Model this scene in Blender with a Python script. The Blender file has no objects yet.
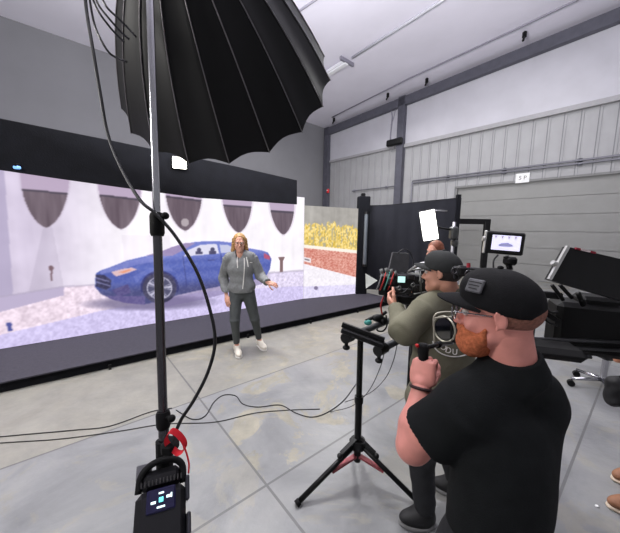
import bpy, bmesh, math, random
import numpy as np
from mathutils import Vector, Matrix
random.seed(4); rng = np.random.default_rng(7)
SC = bpy.context.scene; COL = SC.collection
PI = math.pi

# ------------------------------------------------------------------ camera
F, CX, CY, H = 290.0, 310.0, 266.5, 1.70
_p, _r = math.radians(7.1), math.radians(.97)
_B = np.array([[1,0,0],[0,0,-1],[0,1,0]], float)
_Rx = np.array([[1,0,0],[0,math.cos(_p),math.sin(_p)],[0,-math.sin(_p),math.cos(_p)]])
_Rr = np.array([[math.cos(_r),-math.sin(_r),0],[math.sin(_r),math.cos(_r),0],[0,0,1]])
CM = _Rr @ _Rx.T @ _B
EYE = np.array([0,0,H])
def ray(x, y): return CM.T @ np.array([(x-CX)/F, (y-CY)/F, 1.0])
def P(x, y, d): return Vector(EYE + ray(x, y)*d)
def G(x, y, z=0.0):
    v = ray(x, y); return Vector(EYE + v*((z-H)/v[2]))
def PL(x, y, p0, n):
    v = ray(x, y); return Vector(EYE + v*(np.dot(np.array(p0)-EYE, n)/np.dot(v, n)))
def proj(W):
    C = (np.asarray(W)-EYE) @ CM.T
    return CX+F*C[..., 0]/C[..., 2], CY+F*C[..., 1]/C[..., 2]
cd = bpy.data.cameras.new('camera'); cam = bpy.data.objects.new('camera', cd); COL.objects.link(cam)
cd.sensor_fit = 'HORIZONTAL'; cd.sensor_width = 36; cd.lens = 36*F/620; cd.clip_start = .02; cd.clip_end = 200
m = Matrix.Identity(4)
for i in range(3):
    m[i][0] = CM[0][i]; m[i][1] = -CM[1][i]; m[i][2] = -CM[2][i]; m[i][3] = EYE[i]
cam.matrix_world = m; SC.camera = cam
vs = SC.view_settings; vs.view_transform = 'Standard'; vs.look = 'None'; vs.gamma = 1; vs.exposure = 0; vs.use_curve_mapping = False

# ------------------------------------------------------------------ materials
def lin(c):
    c = np.asarray(c, float)/255.0
    return np.where(c <= .04045, c/12.92, ((c+.055)/1.055)**2.4)
MATS = {}
def mat(name, col, rough=.6, metal=0, emit=0, var=.12, scale=12, bump=0, bscale=120, spec=.4, trans=0, coat=0):
    if name in MATS: return MATS[name]
    M = bpy.data.materials.new(name); M.use_nodes = True; nt = M.node_tree; N = nt.nodes; L = nt.links
    b = N['Principled BSDF']; c = lin(col)
    b.inputs['Roughness'].default_value = rough; b.inputs['Metallic'].default_value = metal
    b.inputs['Specular IOR Level'].default_value = spec
    if coat: b.inputs['Coat Weight'].default_value = coat
    if trans: b.inputs['Transmission Weight'].default_value = trans
    tc = N.new('ShaderNodeTexCoord')
    if var:
        nz = N.new('ShaderNodeTexNoise'); nz.inputs['Scale'].default_value = scale; nz.inputs['Detail'].default_value = 4
        L.new(tc.outputs['Object'], nz.inputs['Vector'])
        r = N.new('ShaderNodeValToRGB'); r.color_ramp.elements[0].position = .3; r.color_ramp.elements[1].position = .7
        r.color_ramp.elements[0].color = (*(c*(1-var)), 1); r.color_ramp.elements[1].color = (*np.minimum(c*(1+var), 1), 1)
        L.new(nz.outputs['Fac'], r.inputs['Fac']); L.new(r.outputs['Color'], b.inputs['Base Color'])
    else: b.inputs['Base Color'].default_value = (*c, 1)
    if bump:
        n2 = N.new('ShaderNodeTexNoise'); n2.inputs['Scale'].default_value = bscale; n2.inputs['Detail'].default_value = 3
        L.new(tc.outputs['Object'], n2.inputs['Vector'])
        bp = N.new('ShaderNodeBump'); bp.inputs['Strength'].default_value = bump; bp.inputs['Distance'].default_value = .01
        L.new(n2.outputs['Fac'], bp.inputs['Height']); L.new(bp.outputs['Normal'], b.inputs['Normal'])
    if emit:
        b.inputs['Emission Color'].default_value = (*c, 1); b.inputs['Emission Strength'].default_value = emit
    MATS[name] = M; return M
def screen_mat(name, strength):
    M = bpy.data.materials.new(name); M.use_nodes = True; nt = M.node_tree; N = nt.nodes
    b = N['Principled BSDF']; b.inputs['Base Color'].default_value = (.01,.01,.012,1); b.inputs['Roughness'].default_value = .6
    b.inputs['Specular IOR Level'].default_value = .1
    a = N.new('ShaderNodeAttribute'); a.attribute_name = 'picture'
    nt.links.new(a.outputs['Color'], b.inputs['Emission Color']); b.inputs['Emission Strength'].default_value = strength
    return M
BLK = mat('black_plastic', (13,13,14), .45, var=.15, spec=.3)
BLKM = mat('black_metal', (20,20,21), .38, .5, var=.1)
RUB = mat('black_rubber', (12,12,13), .75, var=.1, spec=.25)
CHR = mat('chrome', (185,185,190), .22, 1, var=.05)
ALU = mat('brushed_aluminium', (170,170,172), .38, 1, var=.08)
DRAPE = mat('black_drape', (15,16,21), .9, var=.25, scale=6, bump=.3, bscale=60, spec=.2)
RED = mat('red_plastic', (190,25,30), .45, var=.05)
WHT = mat('white_plastic', (225,225,225), .5, var=.04)

# ------------------------------------------------------------------ mesh builder
def frame(origin, xdir, up=(0,0,1)):
    """Matrix whose X runs along xdir, Z near up."""
    x = Vector(xdir).normalized(); z = Vector(up); y = z.cross(x).normalized(); z = x.cross(y)
    M = Matrix.Identity(4)
    for i in range(3): M[i][0] = x[i]; M[i][1] = y[i]; M[i][2] = z[i]; M[i][3] = origin[i]
    return M
def look_frame(origin, fwd, up=(0,0,1)):
    """Y = fwd (front), X = right hand of it, Z = up."""
    y = Vector(fwd).normalized(); x = y.cross(Vector(up)).normalized(); z = x.cross(y)
    M = Matrix.Identity(4)
    for i in range(3): M[i][0] = x[i]; M[i][1] = y[i]; M[i][2] = z[i]; M[i][3] = origin[i]
    return M
class MB:
    def __init__(s, M=None): s.v = []; s.f = []; s.M = M or Matrix.Identity(4)
    def add(s, vs, fs):
        n = len(s.v); s.v += [s.M @ Vector(v) for v in vs]; s.f += [tuple(i+n for i in f) for f in fs]; return s
    def box(s, c, size, R=None, bev=0):
        hx, hy, hz = [a/2 for a in size]; c = Vector(c); vs = []; fs = []
        if bev:
            b = min(bev, .49*min(size))
            for sx in (-1,1):
                for sy in (-1,1):
                    for sz in (-1,1):
                        vs += [Vector((sx*hx, sy*(hy-b), sz*(hz-b))), Vector((sx*(hx-b), sy*hy, sz*(hz-b))), Vector((sx*(hx-b), sy*(hy-b), sz*hz))]
            def I(sx,sy,sz,k): return ((sx>0)*4+(sy>0)*2+(sz>0))*3+k
            for a in (-1,1):
                fs += [[I(a,-1,-1,0),I(a,1,-1,0),I(a,1,1,0),I(a,-1,1,0)][::a], [I(-1,a,-1,1),I(1,a,-1,1),I(1,a,1,1),I(-1,a,1,1)][::-a], [I(-1,-1,a,2),I(1,-1,a,2),I(1,1,a,2),I(-1,1,a,2)][::a]]
            for a in (-1,1):
                for b2 in (-1,1):
                    fs += [[I(a,b2,-1,0),I(a,b2,1,0),I(a,b2,1,1),I(a,b2,-1,1)][::-a*b2], [I(a,-1,b2,0),I(a,1,b2,0),I(a,1,b2,2),I(a,-1,b2,2)][::a*b2], [I(-1,a,b2,1),I(1,a,b2,1),I(1,a,b2,2),I(-1,a,b2,2)][::-a*b2]]
            for sx in (-1,1):
                for sy in (-1,1):
                    for sz in (-1,1): fs.append([I(sx,sy,sz,0),I(sx,sy,sz,1),I(sx,sy,sz,2)][::sx*sy*sz])
        else:
            vs = [Vector((x,y,z)) for x in (-hx,hx) for y in (-hy,hy) for z in (-hz,hz)]
            fs = [(0,1,3,2),(4,6,7,5),(0,4,5,1),(2,3,7,6),(0,2,6,4),(1,5,7,3)]
        if R is not None: vs = [R @ v for v in vs]
        return s.add([v+c for v in vs], fs)
    def bar(s, a, b, w, h, up=(0,0,1), bev=0):
        a = Vector(a); b = Vector(b); d = b-a
        u = Vector(up)
        if abs(d.normalized().dot(u)) > .98: u = Vector((0,1,0))
        M = frame((0,0,0), d, u).to_3x3()
        return s.box((a+b)/2, (d.length, w, h), M, bev)
    def tube(s, pts, r, n=10, cap=True):
        pts = [Vector(p) for p in pts]; rs = r if isinstance(r, (list, tuple)) else [r]*len(pts)
        T = []
        for i in range(len(pts)):
            a = pts[max(i-1,0)]; b = pts[min(i+1,len(pts)-1)]; d = b-a
            T.append(d.normalized() if d.length > 1e-9 else Vector((0,0,1)))
        u = T[0].orthogonal().normalized(); vs = []
        for i, p in enumerate(pts):
            u = (u - T[i]*u.dot(T[i])).normalized(); w = T[i].cross(u)
            for k in range(n):
                a = 2*PI*k/n; vs.append(p + (u*math.cos(a)+w*math.sin(a))*rs[i])
        fs = [(i*n+k, i*n+(k+1)%n, (i+1)*n+(k+1)%n, (i+1)*n+k) for i in range(len(pts)-1) for k in range(n)]
        if cap:
            fs.append(tuple(range(n))[::-1]); fs.append(tuple((len(pts)-1)*n+k for k in range(n)))
        return s.add(vs, fs)
    def cyl(s, a, b, r, r2=None, n=16): return s.tube([a, b], [r, r if r2 is None else r2], n)
    def ell(s, c, r, R=None, n=16, m=10):
        c = Vector(c); vs = [Vector((0,0,-r[2]))]
        for j in range(1, m):
            t = -PI/2+PI*j/m
            for k in range(n): vs.append(Vector((r[0]*math.cos(t)*math.cos(2*PI*k/n), r[1]*math.cos(t)*math.sin(2*PI*k/n), r[2]*math.sin(t))))
        vs.append(Vector((0,0,r[2]))); fs = []
        for k in range(n): fs.append((0, 1+(k+1)%n, 1+k))
        for j in range(m-2):
            for k in range(n): fs.append((1+j*n+k, 1+j*n+(k+1)%n, 1+(j+1)*n+(k+1)%n, 1+(j+1)*n+k))
        e = len(vs)-1
        for k in range(n): fs.append((e, 1+(m-2)*n+k, 1+(m-2)*n+(k+1)%n))
        if R is not None: vs = [R @ v for v in vs]
        return s.add([v+c for v in vs], fs)
    def prism(s, poly, d):
        """poly: 3d points of a planar outline; d: extrusion vector"""
        n = len(poly); d = Vector(d); A = [Vector(p) for p in poly]
        vs = A+[p+d for p in A]
        fs = [tuple(range(n))[::-1], tuple(range(n, 2*n))]+[(i, (i+1)%n, n+(i+1)%n, n+i) for i in range(n)]
        return s.add(vs, fs)
    def ring(s, c, axis, R, r, n=28, m=8, arc=1.0, start=0):
        ax = Vector(axis).normalized(); u = ax.orthogonal().normalized(); w = ax.cross(u)
        pts = [Vector(c)+(u*math.cos(start+2*PI*arc*k/n)+w*math.sin(start+2*PI*arc*k/n))*R for k in range(n+1)]
        return s.tube(pts, r, m)
    def build(s, name, material, parent=None, smooth=False, origin=None, attr=None):
        return make_obj(name, [tuple(v) for v in s.v], s.f, material, parent, smooth, origin)
ORG = {}
def make_obj(name, verts, faces, material, parent=None, smooth=False, origin=None, colors=None):
    o0 = Vector(ORG[parent.name]) if parent is not None else Vector(origin if origin is not None else (0,0,0))
    V = np.array(verts, float)-np.array(o0)
    me = bpy.data.meshes.new(name); me.from_pydata(V.tolist(), [], [tuple(f) for f in faces]); me.update()
    if colors is not None:
        a = me.color_attributes.new('picture', 'FLOAT_COLOR', 'POINT')
        a.data.foreach_set('color', np.concatenate([colors, np.ones((len(colors),1))], 1).astype(np.float32).ravel())
    if len(faces) < 9000:
        bm = bmesh.new(); bm.from_mesh(me); bmesh.ops.recalc_face_normals(bm, faces=bm.faces); bm.to_mesh(me); bm.free()
    me.materials.append(material)
    if smooth:
        me.polygons.foreach_set('use_smooth', [True]*len(me.polygons))
        if smooth == 'angle':
            try: me.set_sharp_from_angle(angle=math.radians(40))
            except Exception: pass
    o = bpy.data.objects.new(name, me); COL.objects.link(o)
    if parent is not None: o.parent = parent
    else: o.location = o0
    ORG[o.name] = tuple(o0)
    return o
def tag(o, label, cat, group=None):
    o['label'] = label; o['category'] = cat
    if group: o['group'] = group
    return o
def struct(o): o['kind'] = 'structure'; return o
def thing(name, label, cat, loc, group=None):
    o = bpy.data.objects.new(name, None); COL.objects.link(o); o.location = loc; o.empty_display_size = .1
    ORG[o.name] = tuple(loc)
    return tag(o, label, cat, group)
def lab(o, l): o['label'] = l; return o
def curve_pts(pts, n=8):
    """Catmull-Rom through pts"""
    p = [Vector(q) for q in pts]; p = [p[0]*2-p[1]]+p+[p[-1]*2-p[-2]]; out = []
    for i in range(1, len(p)-2):
        for k in range(n):
            t = k/n; a, b, c, d = p[i-1], p[i], p[i+1], p[i+2]
            out.append(.5*((2*b)+(c-a)*t+(2*a-5*b+4*c-d)*t*t+(3*b-a-3*c+d)*t**3))
    out.append(p[-2]); return out
def text_obj(name, body, size, M, material, parent, extrude=.0008):
    cu = bpy.data.curves.new('lettering', 'FONT'); cu.body = body; cu.size = size; cu.extrude = extrude; cu.align_x = 'CENTER'; cu.align_y = 'CENTER'
    t = bpy.data.objects.new('lettering', cu); COL.objects.link(t)
    dg = bpy.context.evaluated_depsgraph_get(); me = bpy.data.meshes.new_from_object(t.evaluated_get(dg))
    vs = [tuple(M @ v.co) for v in me.vertices]; fs = [tuple(p.vertices) for p in me.polygons]
    bpy.data.objects.remove(t); bpy.data.meshes.remove(me)
    return make_obj(name, vs, fs, material, parent)

# ------------------------------------------------------------------ smooth solids (distance field + surface nets)
def surface_nets(f, org, vox):
    s = f < 0
    c = [s[i:s.shape[0]-1+i, j:s.shape[1]-1+j, k:s.shape[2]-1+k] for i in (0,1) for j in (0,1) for k in (0,1)]
    sm = sum(x.astype(np.int8) for x in c); mask = (sm > 0) & (sm < 8)
    I = np.argwhere(mask); idx = -np.ones(mask.shape, np.int64); idx[mask] = np.arange(len(I))
    cor = [(i,j,k) for i in (0,1) for j in (0,1) for k in (0,1)]
    vals = [f[I[:,0]+a, I[:,1]+b, I[:,2]+d] for a,b,d in cor]
    acc = np.zeros((len(I),3)); cnt = np.zeros(len(I))
    for a in range(8):
        for b in range(a+1, 8):
            da = np.array(cor[b])-np.array(cor[a])
            if np.abs(da).sum() != 1: continue
            x = (vals[a] < 0) != (vals[b] < 0); den = np.where(x, vals[a]-vals[b], 1); t = np.where(x, vals[a]/den, 0)
            acc += np.where(x[:,None], np.array(cor[a])+t[:,None]*da, 0); cnt += x
    V = (I+acc/cnt[:,None])*vox+org
    faces = []
    for ax in range(3):
        sl0 = [slice(None)]*3; sl1 = [slice(None)]*3; sl0[ax] = slice(0,-1); sl1[ax] = slice(1,None)
        a = s[tuple(sl0)]; b = s[tuple(sl1)]; E = np.argwhere(a != b); flip = a[a != b]
        o1, o2 = [(1,2),(2,0),(0,1)][ax]
        ok = (E[:,o1] > 0) & (E[:,o2] > 0) & (E[:,o1] < s.shape[o1]-1) & (E[:,o2] < s.shape[o2]-1); E = E[ok]; flip = flip[ok]
        def cell(d1, d2):
            Q = E.copy(); Q[:,o1] -= d1; Q[:,o2] -= d2; return idx[Q[:,0],Q[:,1],Q[:,2]]
        q = np.stack([cell(1,1), cell(0,1), cell(0,0), cell(1,0)], 1)
        q[~flip] = q[~flip][:, ::-1]; faces.append(q)
    return V, np.concatenate(faces)
def nrm3(v): return np.asarray(v, float)
def sdf_eval(pr, X, Y, Z):
    k = pr[0]
    if k == 'cap':
        a, b, ra, rb = nrm3(pr[1]), nrm3(pr[2]), pr[3], pr[4]; ba = b-a; bb = max(ba@ba, 1e-12)
        px, py, pz = X-a[0], Y-a[1], Z-a[2]; h = np.clip((px*ba[0]+py*ba[1]+pz*ba[2])/bb, 0, 1)
        return np.sqrt((px-ba[0]*h)**2+(py-ba[1]*h)**2+(pz-ba[2]*h)**2)-(ra+(rb-ra)*h)
    if k == 'cone':
        a, b, ra, rb = nrm3(pr[1]), nrm3(pr[2]), pr[3], pr[4]; ba = b-a; bb = ba@ba
        px, py, pz = X-a[0], Y-a[1], Z-a[2]; pap = px*px+py*py+pz*pz; pb = (px*ba[0]+py*ba[1]+pz*ba[2])/bb
        x = np.sqrt(np.maximum(pap-pb*pb*bb, 0)); cax = np.maximum(0, x-np.where(pb < .5, ra, rb)); cay = np.abs(pb-.5)-.5
        kk = (rb-ra)**2+bb; ff = np.clip(((rb-ra)*(x-ra)+pb*bb)/kk, 0, 1); cbx = x-ra-ff*(rb-ra); cby = pb-ff
        sg = np.where((cbx < 0) & (cay < 0), -1, 1)
        return sg*np.sqrt(np.minimum(cax**2+cay**2*bb, cbx**2+cby**2*bb))
    c, r, R = nrm3(pr[1]), nrm3(pr[2]), np.array(pr[3]) if pr[3] is not None else np.eye(3)
    px, py, pz = X-c[0], Y-c[1], Z-c[2]
    u = [px*R[0][i]+py*R[1][i]+pz*R[2][i] for i in range(3)]
    if k == 'ell':
        k0 = np.sqrt(sum((u[i]/r[i])**2 for i in range(3))); k1 = np.sqrt(sum((u[i]/r[i]**2)**2 for i in range(3)))+1e-9
        return k0*(k0-1)/k1
    if k == 'box':
        rd = pr[4]; q = [np.abs(u[i])-r[i]+rd for i in range(3)]
        return np.sqrt(sum(np.maximum(t,0)**2 for t in q))+np.minimum(np.maximum(np.maximum(q[0],q[1]),q[2]),0)-rd
def pr_bounds(pr):
    if pr[0] in ('cap','cone'):
        a, b = nrm3(pr[1]), nrm3(pr[2]); r = max(pr[3], pr[4]); return np.minimum(a,b)-r, np.maximum(a,b)+r
    c = nrm3(pr[1]); r = float(np.linalg.norm(pr[2])) if pr[0] == 'box' else float(max(pr[2])); return c-r, c+r
def blob(prims, vox, k=.02, subs=(), cuts=(), fold=0, fscale=30):
    lo = np.min([pr_bounds(p)[0] for p in prims], 0)-4*vox-k; hi = np.max([pr_bounds(p)[1] for p in prims], 0)+4*vox+k
    n = np.ceil((hi-lo)/vox).astype(int)+1; f = np.full(n, .5, np.float32)
    ax = [lo[i]+vox*np.arange(n[i]) for i in range(3)]
    def region(p, pad):
        a, b = pr_bounds(p); i0 = np.maximum(np.floor((a-pad-lo)/vox).astype(int), 0); i1 = np.minimum(np.ceil((b+pad-lo)/vox).astype(int)+1, n)
        sl = tuple(slice(i0[i], i1[i]) for i in range(3))
        g = [ax[i][sl[i]].reshape([-1 if j == i else 1 for j in range(3)]) for i in range(3)]
        return sl, g
    for p in prims:
        sl, g = region(p, k+3*vox)
        d = sdf_eval(p, *g).astype(np.float32); a = f[sl]; kk = p[5] if len(p) > 5 else k
        h = np.maximum(kk-np.abs(a-d), 0)/kk; f[sl] = np.minimum(a, d)-h*h*kk/4
    if fold:
        X, Y, Z = [ax[i].reshape([-1 if j == i else 1 for j in range(3)]) for i in range(3)]
        w = np.sin(fscale*(X*.8+Z*.9)+2.5*np.sin(fscale*.43*(Y+Z*.6)))*np.sin(fscale*.37*(Z*1.3-X+Y)+1.3)+.5*np.sin(fscale*1.7*(Z-.5*X+.8*Y)+2*np.sin(fscale*.6*X))
        f += (fold*w).astype(np.float32)
    for p in subs:
        sl, g = region(p, k+3*vox); d = -sdf_eval(p, *g).astype(np.float32); kk = min(k, .008); a = f[sl]
        h = np.maximum(kk-np.abs(a-d), 0)/kk; f[sl] = np.maximum(a, d)+h*h*kk/4
    for p0, nn in cuts:
        p0 = nrm3(p0); nn = nrm3(nn)/np.linalg.norm(nrm3(nn))
        X, Y, Z = [ax[i].reshape([-1 if j == i else 1 for j in range(3)]) for i in range(3)]
        f = np.maximum(f, ((X-p0[0])*nn[0]+(Y-p0[1])*nn[1]+(Z-p0[2])*nn[2]).astype(np.float32))
    f[0] = f[-1] = .5; f[:,0] = f[:,-1] = .5; f[:,:,0] = f[:,:,-1] = .5
    return surface_nets(f, lo, vox)
def join(*vf):
    V = []; Fc = []; n = 0
    for v, f in vf: V.append(v); Fc.append(np.asarray(f)+n); n += len(v)
    return np.concatenate(V), np.concatenate(Fc)
def blob_obj(name, vf, material, parent, label=None):
    o = make_obj(name, vf[0], vf[1].tolist(), material, parent, True)
    if label: o['label'] = label
    return o

# ================================================================== SETTING
def uv_line_mat():
    """worn concrete slab floor: cool sealed grey, warm worn patches, saw-cut joints"""
    M = bpy.data.materials.new('concrete_floor'); M.use_nodes = True; nt = M.node_tree; N = nt.nodes; L = nt.links; b = N['Principled BSDF']
    tc = N.new('ShaderNodeTexCoord'); sp = N.new('ShaderNodeSeparateXYZ'); 
    mp = N.new('ShaderNodeMapping'); mp.inputs['Rotation'].default_value = (0,0,-math.radians(40)); L.new(tc.outputs['Object'], mp.inputs['Vector'])
    L.new(mp.outputs['Vector'], sp.inputs['Vector'])   # x = u along the stage, y = -v
    def math_(op, a, bb=None, cc=None):
        n = N.new('ShaderNodeMath'); n.operation = op
        for i, x in enumerate((a, bb, cc)):
            if x is None: continue
            if isinstance(x, (int,float)): n.inputs[i].default_value = x
            else: L.new(x, n.inputs[i])
        return n.outputs[0]
    def noise(scale, detail=5, rough=.6, vec=None, dist=0):
        n = N.new('ShaderNodeTexNoise'); n.inputs['Scale'].default_value = scale; n.inputs['Detail'].default_value = detail
        n.inputs['Roughness'].default_value = rough; n.inputs['Distortion'].default_value = dist
        L.new(vec if vec is not None else tc.outputs['Object'], n.inputs['Vector']); return n.outputs['Fac']
    def ramp(fac, stops):
        r = N.new('ShaderNodeValToRGB'); e = r.color_ramp.elements
        while len(e) < len(stops): e.new(.5)
        for i, (p, c) in enumerate(stops): e[i].position = p; e[i].color = (*lin(c), 1)
        L.new(fac, r.inputs['Fac']); return r.outputs['Color']
    def mix(f, a, c):
        n = N.new('ShaderNodeMix'); n.data_type = 'RGBA'
        if isinstance(f, (int,float)): n.inputs[0].default_value = f
        else: L.new(f, n.inputs[0])
        L.new(a, n.inputs[6]); L.new(c, n.inputs[7]); return n.outputs[2]
    U, V = sp.outputs['X'], sp.outputs['Y']
    base = ramp(noise(1.3, 6, .62, dist=.6), [(.3,(104,105,107)),(.5,(124,125,126)),(.72,(142,142,140))])
    warm = ramp(noise(3.5, 6, .7), [(.3,(118,115,103)),(.7,(158,152,134))])
    # the strip of slabs beside the stage is worn bare (warm), the rest still sealed, with bare patches
    strip = math_('GREATER_THAN', V, 2.79)
    patch = ramp(noise(1.7, 7, .72, dist=1.2), [(.52,(0,0,0)),(.57,(255,255,255))])
    f = math_('MAXIMUM', math_('MULTIPLY', strip, .5), math_('MULTIPLY', patch, math_('MULTIPLY_ADD', math_('MULTIPLY', math_('GREATER_THAN', U, .92), math_('GREATER_THAN', V, 1.51)), .5, .35)))
    c = mix(f, base, warm)
    def joint(coord, pos, w=.0085):
        d = math_('ABSOLUTE', math_('SUBTRACT', coord, pos)); return math_('LESS_THAN', d, w)
    j = None
    for cpos in ((V,2.79),(V,1.51),(V,.24),(V,-1.03),(V,-2.3),(U,.92),(U,5.4),(U,-3.6)):
        x = joint(*cpos); j = x if j is None else math_('MAXIMUM', j, x)
    cj = N.new('ShaderNodeRGB'); cj.outputs[0].default_value = (*lin((84,84,84)), 1)
    c = mix(math_('MULTIPLY', j, .8), c, cj.outputs[0]); L.new(c, b.inputs['Base Color'])
    rr = math_('ADD', math_('MULTIPLY', noise(4, 4), .25), math_('MULTIPLY_ADD', f, .2, .22)); L.new(rr, b.inputs['Roughness'])
    b.inputs['Specular IOR Level'].default_value = .45
    bp = N.new('ShaderNodeBump'); bp.inputs['Strength'].default_value = .12; bp.inputs['Distance'].default_value = .02
    L.new(math_('SUBTRACT', noise(18, 5), math_('MULTIPLY', j, 1.5)), bp.inputs['Height']); L.new(bp.outputs['Normal'], b.inputs['Normal'])
    return M
fl = MB(); fl.add([(-22,-6,0),(22,-6,0),(22,26,0),(-22,26,0)], [(0,1,2,3)]); fl.add([(-22,-6,-.2),(22,-6,-.2),(22,26,-.2),(-22,26,-.2)], [(3,2,1,0)])
struct(fl.build('floor', uv_line_mat()))

TW = np.array([math.sin(math.radians(-42)), math.cos(math.radians(-42)), 0]); NW = np.array([-TW[1], TW[0], 0])   # along the right wall (away), normal into the room side
W0 = np.array(G(455, 188, 3.6)); W0[2] = 0
def WP(s, z, off=0): return Vector(W0+TW*s-NW*0+np.array([0,0,z])+WN*off)
WN = np.array([TW[1], -TW[0], 0]);                       # points away from the room
if np.dot(WN, W0) < 0: WN = -WN
S_END, S_FAR = -11.0, 8.0
def rake(s): return 8.19-.0437*s                          # ceiling height along the wall
wall_m = mat('wall_panel_paint', (156,156,158), .55, var=.05, scale=2, spec=.3)
wall_up = mat('white_wall_liner', (184,183,190), .5, var=.06, scale=1.2, bump=.15, bscale=3, spec=.3)
back_m = mat('back_wall_paint', (124,124,128), .8, var=.05, scale=.8)
ceil_m = mat('ceiling_liner', (224,221,232), .6, var=.04, scale=.7, bump=.1, bscale=2)
steel = mat('grey_steel', (88,88,98), .5, .2, var=.1, scale=5)
seam_m = mat('panel_seam', (118,118,122), .7, var=.05)
# right wall: ribbed panels below the ledge, smooth liner above
w = MB()
w.add([WP(S_END,0,.3),WP(S_FAR,0,.3),WP(S_FAR,9,.3),WP(S_END,9,.3)], [(0,1,2,3)])
w.prism([WP(0.0,0,0),WP(S_FAR,0,0),WP(S_FAR,5.85,0),WP(0,5.85,0)], WN*.3)
w.prism([WP(S_END,3.62,0),WP(0,3.62,0),WP(0,5.85,0),WP(S_END,5.85,0)], WN*.3)
s = S_END
while s < S_FAR:                                         # raised ribs
    z0 = 3.62 if s < 0 else 0
    w.prism([WP(s,z0,0),WP(s+.05,z0,0),WP(s+.05,5.8,0),WP(s,5.8,0)], -WN*.03); s += .42
struct(w.build('wall_right', wall_m))
u = MB(); u.prism([WP(S_END,5.86,-.06),WP(S_FAR,5.86,-.06),WP(S_FAR,rake(S_FAR),-.06),WP(S_END,rake(S_END),-.06)], WN*.3)
struct(u.build('wall_right_liner', wall_up))
sm = MB()
s = S_END+.1
while s < S_FAR:
    z0 = 3.62 if s < 0 else 0
    sm.prism([WP(s-.02,z0,-.002),WP(s-.045,z0,-.002),WP(s-.045,5.8,-.002),WP(s-.02,5.8,-.002)], -WN*.004); s += .42
struct(sm.build('trim_1', seam_m))
lg = MB(); lg.prism([WP(S_END,5.70,0),WP(2.55,5.70,0),WP(2.55,5.86,0),WP(S_END,5.86,0)], -WN*.16); lg.prism([WP(3.0,5.78,0),WP(7.5,5.78,0),WP(7.5,5.9,0),WP(3.0,5.9,0)], -WN*.12)
struct(lg.build('trim_2', mat('ledge_paint', (150,149,152), .5, var=.05)))
cl = MB(); cl.prism([WP(2.45,0,-.02),WP(2.8,0,-.02),WP(2.8,rake(2.6)-.05,-.02),WP(2.45,rake(2.6)-.05,-.02)], -WN*.26)
struct(cl.build('trim_3', steel))
cl = MB(); cl.prism([WP(7.45,0,-.02),WP(7.8,0,-.02),WP(7.8,rake(7.6)-.05,-.02),WP(7.45,rake(7.6)-.05,-.02)], -WN*.26)
struct(cl.build('trim_4', steel))
bm_ = MB(); bm_.prism([WP(S_END,rake(S_END)-.48,-.06),WP(7.8,rake(7.8)-.48,-.06),WP(7.8,rake(7.8)-.1,-.06),WP(S_END,rake(S_END)-.1,-.06)], -WN*.22)
struct(bm_.build('trim_5', steel))
# sectional overhead door
dr = MB()
z = 0.0
while z < 3.55:
    dr.prism([WP(-10,z+.006,.1),WP(-.02,z+.006,.1),WP(-.02,min(z+.594,3.6),.1),WP(-10,min(z+.594,3.6),.1)], WN*.05)
    z += .6
door = struct(dr.build('door_1', mat('overhead_door_paint', (136,136,134), .55, var=.04, scale=3, bump=.08, bscale=40)))
dj = MB(); dj.prism([WP(-.1,0,0),WP(.02,0,0),WP(.02,3.62,0),WP(-.1,3.62,0)], WN*.2); dj.prism([WP(-10,3.58,0),WP(0,3.58,0),WP(0,3.66,0),WP(-10,3.66,0)], -WN*.03)
struct(dj.build('trim_6', mat('door_frame_paint', (120,120,120), .6, var=.05)))
# back wall, behind the LED screens
K = WP(S_FAR-.1, 0, 0); BD = Vector((-.743,-.669,0)); BN = Vector((-.669,.743,0))
b = MB(); b.prism([K, K+BD*26, K+BD*26+Vector((0,0,7.9)), K+Vector((0,0,7.9))], BN*.3)
struct(b.build('wall_back', back_m))
# ceiling
c0 = WP(S_FAR, rake(S_FAR), 0)+BN*.5; c1 = WP(S_END, rake(S_END), 0)
cm_ = MB(); cm_.prism([c0-BD*1, c1-BD*1, c1+BD*20, c0+BD*26], (0,0,.3))
struct(cm_.build('ceiling', ceil_m))
CN = np.cross(np.array(c1-c0), np.array(BD)); CN /= np.linalg.norm(CN)
def CE(x, y, drop=.05):
    q = PL(x, y, np.array(c0), CN); return q-Vector((0,0,drop))
pipe_m = mat('light_conduit', (196,196,204), .4, .3, var=.05)
joint_m = mat('ceiling_joint', (150,148,160), .6, var=.05)
for k, (pts, r, m_) in enumerate([([(352,56),(410,19),(435,3),(470,-20)], .045, pipe_m), ([(280,22),(312,0),(335,-16)], .03, joint_m)]):
    t = MB().tube([CE(*q, .06) for q in pts], r, 8); o = t.build('ceiling_conduit', m_, smooth=True, origin=CE(*pts[0]))
    tag(o, ['pale conduit pipe running up the ceiling from the strip light', 'thin grey conduit crossing the ceiling beside the umbrella'][k], 'pipe')
# pipe under the ceiling along the rake beam with its hangers
t = thing('sprinkler_pipe', 'thin pipe with dark hangers along the ceiling above the grey sloping beam', 'pipe', CE(332,117))
pp = [CE(332,115,.12), CE(410,75,.12), CE(512,27,.12), CE(572,-2,.12), CE(640,-36,.12)]
MB().tube(pp, .028, 8).build('pipe', mat('pipe_grey', (140,138,150), .5, .3), t, True)
for q in [(334,117),(388,92),(427,77),(525,30)]:
    a = CE(*q, .0); h = MB(); h.box(a-Vector((0,0,.14)), (.12,.12,.2), bev=.03); h.cyl(a-Vector((0,0,.2)), a-Vector((0,0,.36))+BD*.1, .035); h.build('hanger', BLKM, t)
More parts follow.
